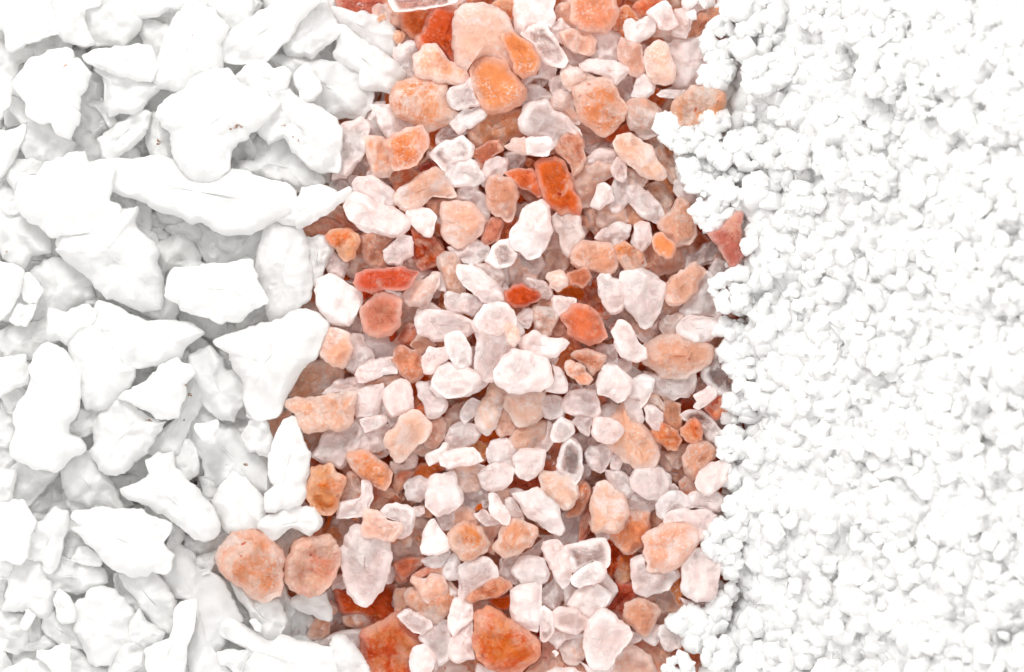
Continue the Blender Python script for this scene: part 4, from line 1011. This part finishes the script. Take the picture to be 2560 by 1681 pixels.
def auto_label(kind, level, px, py, Q):
    area = abs(np.sum(Q[:, 0] * np.roll(Q[:, 1], -1) - np.roll(Q[:, 0], -1) * Q[:, 1])) / 2
    ev, vec = np.linalg.eigh(np.cov(Q.T)); asp = math.sqrt(ev[1] / max(ev[0], 1e-6)); ang = math.degrees(math.atan2(-vec[1, 1], vec[0, 1])) % 180
    cuts = (2200, 7000, 16000) if kind == 'W' else (900, 2600, 6500)
    size = ('tiny', 'small', 'medium-sized', 'large')[sum(area > c for c in cuts)]
    if asp > 1.5:
        sh = ('long ' if asp > 2 else 'oblong ') + ('level' if ang < 22 or ang > 158 else 'right-rising' if ang < 68 else 'upright' if ang < 112 else 'left-rising')
    else: sh = 'stubby' if asp > 1.25 else 'compact'
    noun = {'W': 'chunk', 'F': 'clump of fine salt'}.get(kind, 'crystal')
    st = ' sunk in shadow' if level == 0 else ''
    lms = sorted(LM, key=lambda l: math.hypot(l[0] - px, l[1] - py))
    for form in range(3):
        for lm in lms[:6]:
            dx, dy = px - lm[0], py - lm[1]; dd = math.hypot(dx, dy)
            if dd < 22: continue
            a = math.degrees(math.atan2(-dy, dx)) % 360
            dr = ('right of', 'up and right of', 'above', 'up and left of', 'left of', 'down and left of', 'below', 'down and right of')[int((a + 22.5) // 45) % 8]
            nr = 'just ' if dd < 110 else '' if dd < 190 else 'farther ' if dd < 300 else 'well '
            if form == 0: s = f"{size} {sh} {CW[kind]} {noun}{st} {nr}{dr} {lm[2]}"
            elif form == 1: s = f"{size} {sh} {CW[kind]} {noun}{st} {nr}{dr} {lm[2]}, one of two, the {'higher' if dy < 0 else 'lower'}"
            else: s = f"{size} {sh} {CW[kind]} {noun} at {round(dd / 25)} mm {dr} {lm[2]}"
            if len(s.split()) <= 16 and s not in used:
                used.add(s); return s
    s = f"{size} {sh} {CW[kind]} {noun} {dr} {lms[0][2]}"; used.add(s); return s

# ---------------------------------------------------------------- the stones one can see, one by one
NAMES = {'W': ('white_salt_chunk', 'salt chunk', 'coarse white salt chunks'), 'c': ('clear_salt_crystal', 'salt crystal', 'clear pale pink salt crystals'),
         't': ('clear_salt_crystal', 'salt crystal', 'clear pale pink salt crystals'), 'p': ('peach_salt_crystal', 'salt crystal', 'peach and milky salt crystals'),
         's': ('peach_salt_crystal', 'salt crystal', 'peach and milky salt crystals'), 'o': ('orange_salt_crystal', 'salt crystal', 'orange salt crystals'),
         'r': ('orange_salt_crystal', 'salt crystal', 'orange salt crystals'), 'F': ('salt_clump', 'salt clump', 'clumps of fine white salt')}
def clump_mesh(Q, rs, T):
    """fine salt stuck together inside an outline Q (cm, local)"""
    from mathutils.geometry import intersect_point_tri_2d
    mn, mx = Q.min(0), Q.max(0); pts = []
    def inside(p):
        x, y = p; c = False; j = len(Q) - 1
        for i in range(len(Q)):
            if (Q[i, 1] > y) != (Q[j, 1] > y) and x < (Q[j, 0] - Q[i, 0]) * (y - Q[i, 1]) / (Q[j, 1] - Q[i, 1]) + Q[i, 0]: c = not c
            j = i
        return c
    area = abs(np.sum(Q[:, 0] * np.roll(Q[:, 1], -1) - np.roll(Q[:, 0], -1) * Q[:, 1])) / 2
    n = int(area / .007) + 8; k = 0
    while len(pts) < n and k < n * 8:
        k += 1; p = mn + rs.rand(2) * (mx - mn)
        if inside(p):
            e = min(1, np.min(np.linalg.norm(Q - p, axis=1)) / .18)
            pts.append((p[0], p[1], T * (.25 * e + rs.uniform(-.3, .22) * (0.5 + .5 * e))))
    e = np.array([(q[0] * .97, q[1] * .97, rs.uniform(-.1, .05) * T) for q in Q[::2]])
    pts = np.concatenate([np.array(pts), e])
    sz = .08 + .13 * rs.rand(len(pts)) ** 1.5; sz[-len(e):] *= .75
    return grains(pts, sz, rs)

items = []
ox = oy = 0; s = 1
for ln in DATA.strip().splitlines():
    if ln.startswith('T '):
        a = ln.split(); ox, oy, s = float(a[1]), float(a[2]), float(a[3]); continue
    lab = None
    if '=' in ln: ln, lab = ln.split('=')
    hd, pts = ln.split(' ', 1)
    P = np.array([[float(q) for q in p.split(',')] for p in pts.split()]); P = P * s + [ox, oy]
    items.append((int(hd[0]), hd[1], P, lab))
for _, _, _, lab in items:
    if lab: used.add(lab.strip())
rnd = random.Random(5)
things = []
for idx, (lev, kind, P, lab) in enumerate(items):
    Qs = resample(P, 40); c = Qs.mean(0)
    if kind == 'c' and lev < 2 and not lab and rnd.random() < (.6, .4)[lev]: kind = 'p'  # some low clear stones recoloured pink for the tinted shade they lie in
    label = ' '.join(lab.split()[:16]) if lab else auto_label(kind, lev, c[0], c[1], Qs)
    h = float(heap(c[0], c[1]))
    cov = np.cov(Qs.T); ev = np.linalg.eigvalsh(cov); mn = math.sqrt(ev[0]) * 2.6 / PXU
    step = .125 if kind == 'W' else .115
    ztop = h + (lev - 2) * step + .22 * min(mn, .6) + rnd.uniform(-.03, .03) + (-.02 if kind == 'F' else 0)
    # lower stones run on a little under the upper ones
    grow = {0: 1.3, 1: 1.22, 2: 1.14, 3: 1.08, 4: 1.04}[lev]
    kz = (D + .45 - ztop) / D
    L = np.c_[(P[:, 0] - c[0]), -(P[:, 1] - c[1])] / PXU * kz * grow
    nm, cat, grp = NAMES[kind]
    label = ' '.join(label.split()[:16])
    if kind == 'F':
        T = min(mn, .4) * .32
        V, F, seed = clump_mesh(resample(L, 44), np.random.RandomState(idx), T)
        me = make_mesh(nm, V, F, seed=seed, mats=[M['F']], smooth=True, angle=60)
        x, y, z = W3(c[0], c[1], ztop - T * .4); o = link(nm, me, (x, y, z))
    else:
        V, F, rim, T, R = crystal_arrays(L, kind, rnd)
        me = make_mesh(nm, V, F, rim=rim, mats=[M[kind]], angle=40 if kind in 'Wsp' else 27)
        x, y, z = W3(c[0], c[1], ztop - T * .45); z = ztop - T * .5
        o = link(nm, me, (x, y, z))
    tag(o, label, cat, grp); things.append((o, kind, lev, c, label))
    if lab and 'gold-brown' in lab: fleck_on = (o, 590, 315, T)
    if lab and 'orange dash' in lab: dash_on = (o, 161, 167, T)

# tiny stains lying on two of the white chunks
def surf(o, px, py):
    x, y, _ = W3(px, py, o.location.z + .2)
    ok, loc, nrm, _ = o.closest_point_on_mesh((x - o.location.x, y - o.location.y, 1.0))
    ok2, l2, n2, _ = o.ray_cast((x - o.location.x, y - o.location.y, 3), (0, 0, -1))
    return l2 if ok2 else loc
for (o, px, py, T), (lx, ly, rot, m) in ((fleck_on, (.07, .028, .35, M['speck'])), (dash_on, (.055, .012, .45, M['o']))):
    p = surf(o, px, py); rs = np.random.RandomState(3)
    k = 7; cen = np.array([[lx * (i / (k - 1) * 2 - 1) * .8, rs.uniform(-1, 1) * ly * .5, 0] for i in range(k)])
    ca, sa = math.cos(rot), math.sin(rot); cen = cen @ np.array([[ca, sa, 0], [-sa, ca, 0], [0, 0, 1]])
    V, F, seed = grains(cen, np.full(k, ly * 1.6), rs)
    V[:, 2] *= .4
    f = link('stain', make_mesh('stain', V, F, seed=seed, mats=[m]), tuple(p), o)

bpy.context.view_layer.update()
for px, py, sz in ((370, 1052, .02), (378, 1054, .012), (462, 962, .014), (466, 966, .01), (477, 987, .014), (473, 985, .01), (617, 1163, .02), (612, 1160, .012),
                   (460, 1051, .01), (485, 93, .01), (710, 316, .013), (746, 353, .012), (735, 345, .009), (572, 1162, .009), (19, 629, .012), (400, 354, .018), (398, 360, .012)):
    best = None
    for o, kind, lev, c, _ in things:
        if kind != 'W' or abs(c[0] - px) > 170 or abs(c[1] - py) > 170: continue
        x, y, _z = W3(px, py, o.location.z + .1)
        ok, l2, n2, _ = o.ray_cast((x - o.location.x, y - o.location.y, 3), (0, 0, -1))
        if ok and (best is None or l2.z + o.location.z > best[2]): best = (o, l2, l2.z + o.location.z)
    if best:
        rs = np.random.RandomState(px); cen = rs.randn(3, 3) * np.array([sz, sz * .6, 0]) * .6
        V, F, seed = grains(cen, np.full(3, sz * 1.3), rs); V[:, 2] *= .5
        link('stain', make_mesh('stain', V, F, seed=seed, mats=[M['speck']]), tuple(best[1]), best[0])

# ---------------------------------------------------------------- the beds underneath: more stones than anyone could count
def bed(name, cells, label, cat=None):
    Vs, Fs, Rm, Sd, Mi = [], [], [], [], []; o = 0; mats = []
    for (px, py, size, kind, z, r) in cells:
        n = r.randint(6, 9); a0 = r.random() * 6
        P = []
        asp = r.uniform(.6, 1)
        th = r.random() * 3.14
        for i in range(n):
            a = a0 + i / n * 2 * math.pi; q = size * .5 * r.uniform(.8, 1.15)
            x, y = q * math.cos(a), q * asp * math.sin(a)
            P.append((x * math.cos(th) - y * math.sin(th), x * math.sin(th) + y * math.cos(th)))
        V, F, rim, T, R = crystal_arrays(P, kind, r, fine=.42)
        c = W3(px, py, z)
        V = V + np.array(c)
        if M[kind] not in mats: mats.append(M[kind])
        mi = mats.index(M[kind])
        Vs.append(V); Fs += [tuple(o + j for j in f) for f in F]; Rm += rim; Sd += [r.random()] * len(V); Mi += [mi] * len(F); o += len(V)
    me = make_mesh(name, np.concatenate(Vs), Fs, rim=Rm, seed=Sd, mats=mats, midx=Mi, angle=40)
    ob = link(name, me); tag(ob, label, None, None, 'stuff'); ob['category'] = 'salt'
    return ob
def edge_l(py): return np.interp(py, [-50, 120, 300, 450, 560, 700, 850, 1000, 1150, 1300, 1420, 1560, 1700], [830, 860, 850, 790, 690, 740, 770, 740, 760, 700, 700, 800, 900])
def edge_r(py): return np.interp(py, [-50, 60, 150, 300, 420, 520, 700, 850, 1000, 1120, 1300, 1450, 1600, 1700], [1800, 1840, 1850, 1810, 1830, 1860, 1850, 1880, 1880, 1850, 1830, 1830, 1780, 1790])
r = random.Random(11); cells_w = []; cells_p = []
for layer, dz in ((0, -.55),):
    st = 78
    y = -90
    while y < 1790:
        x = -110
        while x < 1900:
            px, py = x + r.uniform(-26, 26), y + r.uniform(-26, 26)
            e = edge_l(py)
            if px < e: cells_w.append((px, py, r.uniform(90, 140) / PXU, 'W', float(heap(px, py)) + dz + .24 + r.uniform(-.06, .06), r))
            x += st
        y += st
    st = 54; y = -90
    while y < 1790:
        x = 560
        while x < 1960:
            px, py = x + r.uniform(-20, 20), y + r.uniform(-20, 20)
            if edge_l(py) - 40 < px < edge_r(py) + 60:
                k = r.choices('cpsor', (8, 10, 30, 36, 16))[0]  # mix leans to orange so the shade in the gaps looks warm
                cells_p.append((px, py, r.uniform(52, 88) / PXU, k, float(heap(px, py)) + dz + .1 + r.uniform(-.06, .06), r))
            x += st
        y += st
y = -60
while y < 1760:                                  # small crystals caught between the large ones
    x = 620
    while x < 1900:
        px, py = x + r.uniform(-22, 22), y + r.uniform(-22, 22)
        if edge_l(py) + 10 < px < edge_r(py) - 10:
            k = r.choices('ctpsor', (20, 6, 24, 26, 18, 6))[0]  # fewer clear stones here, to warm the shade between the large ones
            cells_p.append((px, py, r.uniform(28, 52) / PXU, k, float(heap(px, py)) - .2 + r.uniform(-.08, .06), r))
        x += 50
    y += 50
bed('coarse_salt_bed', cells_w, 'shaded coarse white salt filling the gaps under the upper chunks')
bed('pink_salt_bed', cells_p, 'shaded pink and orange crystals filling the gaps under the upper ones')

# sheets added to brighten the gaps, with pits down to the dark table
def sheet(name, x0, x1, m, label, z0, keepf):
    nx, ny = int((x1 - x0) / 9), 210
    gx, gy = np.meshgrid(np.linspace(x0, x1, nx), np.linspace(-120, 1800, ny)); xr, yr = gx.ravel(), gy.ravel()
    pit = np.clip((fbm(np.c_[xr / 60, yr / 60, np.full(len(xr), 9.)], 2) - .62) / .2, 0, 1)
    z = heap(xr, yr) + z0 + .07 * fbm(np.c_[xr / 30, yr / 30, np.full(len(xr), 2.)], 3) - .55 * pit
    V = [W3(a, b, c) for a, b, c in zip(xr, yr, z)]
    F = [(j * nx + i, (j + 1) * nx + i, (j + 1) * nx + i + 1, j * nx + i + 1) for j in range(ny - 1) for i in range(nx - 1)
         if keepf(gx[j, i], gy[j, i]) and pit[j * nx + i] < .9]
    o = link(name, make_mesh(name, V, F, mats=[M[m]])); tag(o, label, None, None, 'stuff')
sheet('white_bounce_sheet', -110, 960, 'white_bounce', 'added white sheet lightening the gaps between the coarse chunks', -.4, lambda x, y: x < edge_l(y) - 10)
sheet('pink_bounce_sheet', 560, 1960, 'pink_bounce', 'added orange sheet giving the gaps between pink crystals a warm glow', -.62, lambda x, y: edge_l(y) - 12 < x < edge_r(y) + 90)

# fine salt: a lumpy bed of grains, and loose lumps on it
rs = np.random.RandomState(21)
def lump(px, py):
    p = np.c_[px / 95., py / 95., np.zeros(len(px))]
    return .13 * fbm(p + 3.3, 3) + .05 * fbm(p * 3.1 + 9, 2)
n = 11000
px = rs.uniform(1700, 2680, n); py = rs.uniform(-90, 1780, n)
e = edge_r(py) + 14 * vnoise(np.c_[px / 40, py / 30, np.zeros(n)])
dpt = rs.rand(n)
keep = px > e - 5 + 25 * (dpt > .5)
px, py, dpt = px[keep], py[keep], dpt[keep]
hol = np.clip((fbm(np.c_[px / 38, py / 38, np.full(len(px), 5.)], 2) - .82) / .2, 0, 1)
near = np.clip((px - edge_r(py) + 15) / 50, 0, 1)
hz = heap(px, py) + lump(px, py) - .27 + .22 * near - dpt * .1 - .45 * hol
cen = np.array([W3(a, b, c) for a, b, c in zip(px, py, hz)])
ny_ = rs.uniform(-20, 1700, 170); nx_ = edge_r(ny_) + 18 - np.abs(rs.randn(170)) * 38          # strays spilled on the pink salt
stray = np.array([W3(a, b, float(heap(a, b)) - .02 + .05 * q) for a, b, q in zip(nx_, ny_, rs.randn(170))])
cen = np.vstack([cen, stray]); px = np.r_[px, nx_]; near = np.r_[near, np.zeros(170)]
V, F, seed = grains(cen, (.07 + .14 * rs.rand(len(px)) ** 1.6) * (1 + .3 * near), rs)
_m = len(GV); _c = np.repeat(cen, _m, 0); V[:, 2] = _c[:, 2] + (V[:, 2] - _c[:, 2]) * .7         # flakes rather than balls
o = link('fine_salt_bed', make_mesh('fine_salt_bed', V, F, seed=seed, mats=[M['F']], angle=60))
tag(o, 'heap of fine bright white salt grains climbing away to the right', 'salt', None, 'stuff')
# a solid heart raised under the grains so their gaps look bright
NX, NY = 200, 380
gx, gy = np.meshgrid(np.linspace(1780, 2760, NX), np.linspace(-160, 1850, NY)); xr, yr = gx.ravel(), gy.ravel()
hole = np.clip((fbm(np.c_[xr / 38, yr / 38, np.full(len(xr), 5.)], 2) - .82) / .2, 0, 1)
gz = heap(xr, yr) + lump(xr, yr) - .155 + .17 * np.clip((xr - edge_r(yr)) / 70, 0, 1) + .05 * fbm(np.c_[xr / 22, yr / 22, np.zeros(len(xr))], 3) - .5 * hole
k = np.clip((xr - edge_r(yr) + 2) / 26, 0, 1); gz = gz * k + (-1.3) * (1 - k)
V = [W3(a, b, c) for a, b, c in zip(xr, yr, gz)]
F = [(j * NX + i, (j + 1) * NX + i, (j + 1) * NX + i + 1, j * NX + i + 1) for j in range(NY - 1) for i in range(NX - 1)]
me = make_mesh('packed_fine_salt', V, F, mats=[M['F']]); o = link('packed_fine_salt', me); tag(o, 'packed fine white salt raised under the grains to brighten their gaps', 'salt', None, 'stuff')

protos = []
for q in range(10):
    rq = np.random.RandomState(100 + q); m_ = 9 + q
    sz = rq.uniform(.1, .2, m_); cc = np.clip(rq.randn(m_, 3), -1.5, 1.5) * np.array([.09, .09, .04])
    V, F, seed = grains(cc, sz, rq); protos.append(make_mesh('fine_salt_lump', V, F, seed=seed, mats=[M['F']], angle=60))
r = random.Random(77); pts = []
while len(pts) < 190:
    p = (r.uniform(1900, 2590), r.uniform(-20, 1700))
    if all(math.hypot(p[0] - q[0], p[1] - q[1]) > 46 for q in pts): pts.append(p)
for i, (a, b) in enumerate(pts):
    z = float(heap(a, b)) + float(lump(np.array([a]), np.array([b]))[0]) - .02
    o = link('fine_salt_lump', protos[i % 10], W3(a, b, z)); o.rotation_euler = (r.uniform(-.4, .4), r.uniform(-.4, .4), r.random() * 6.28); o.scale = (r.uniform(.8, 1.25),) * 3
    tag(o, 'small bright lump of fine white salt lying in the fine salt heap', 'salt lump', 'lumps in the fine salt heap')

# the table under it all
me = make_mesh('table_top', [(-14, -11, -1.5), (14, -11, -1.5), (14, 11, -1.5), (-14, 11, -1.5)], [(0, 1, 2, 3)], mats=[M['ground']])
o = link('table_top', me); tag(o, 'dark table top under the salt', None, None, 'structure')
print('traced', len(items), 'faces', sum(len(o.data.polygons) for o in C.objects if o.type == 'MESH'))
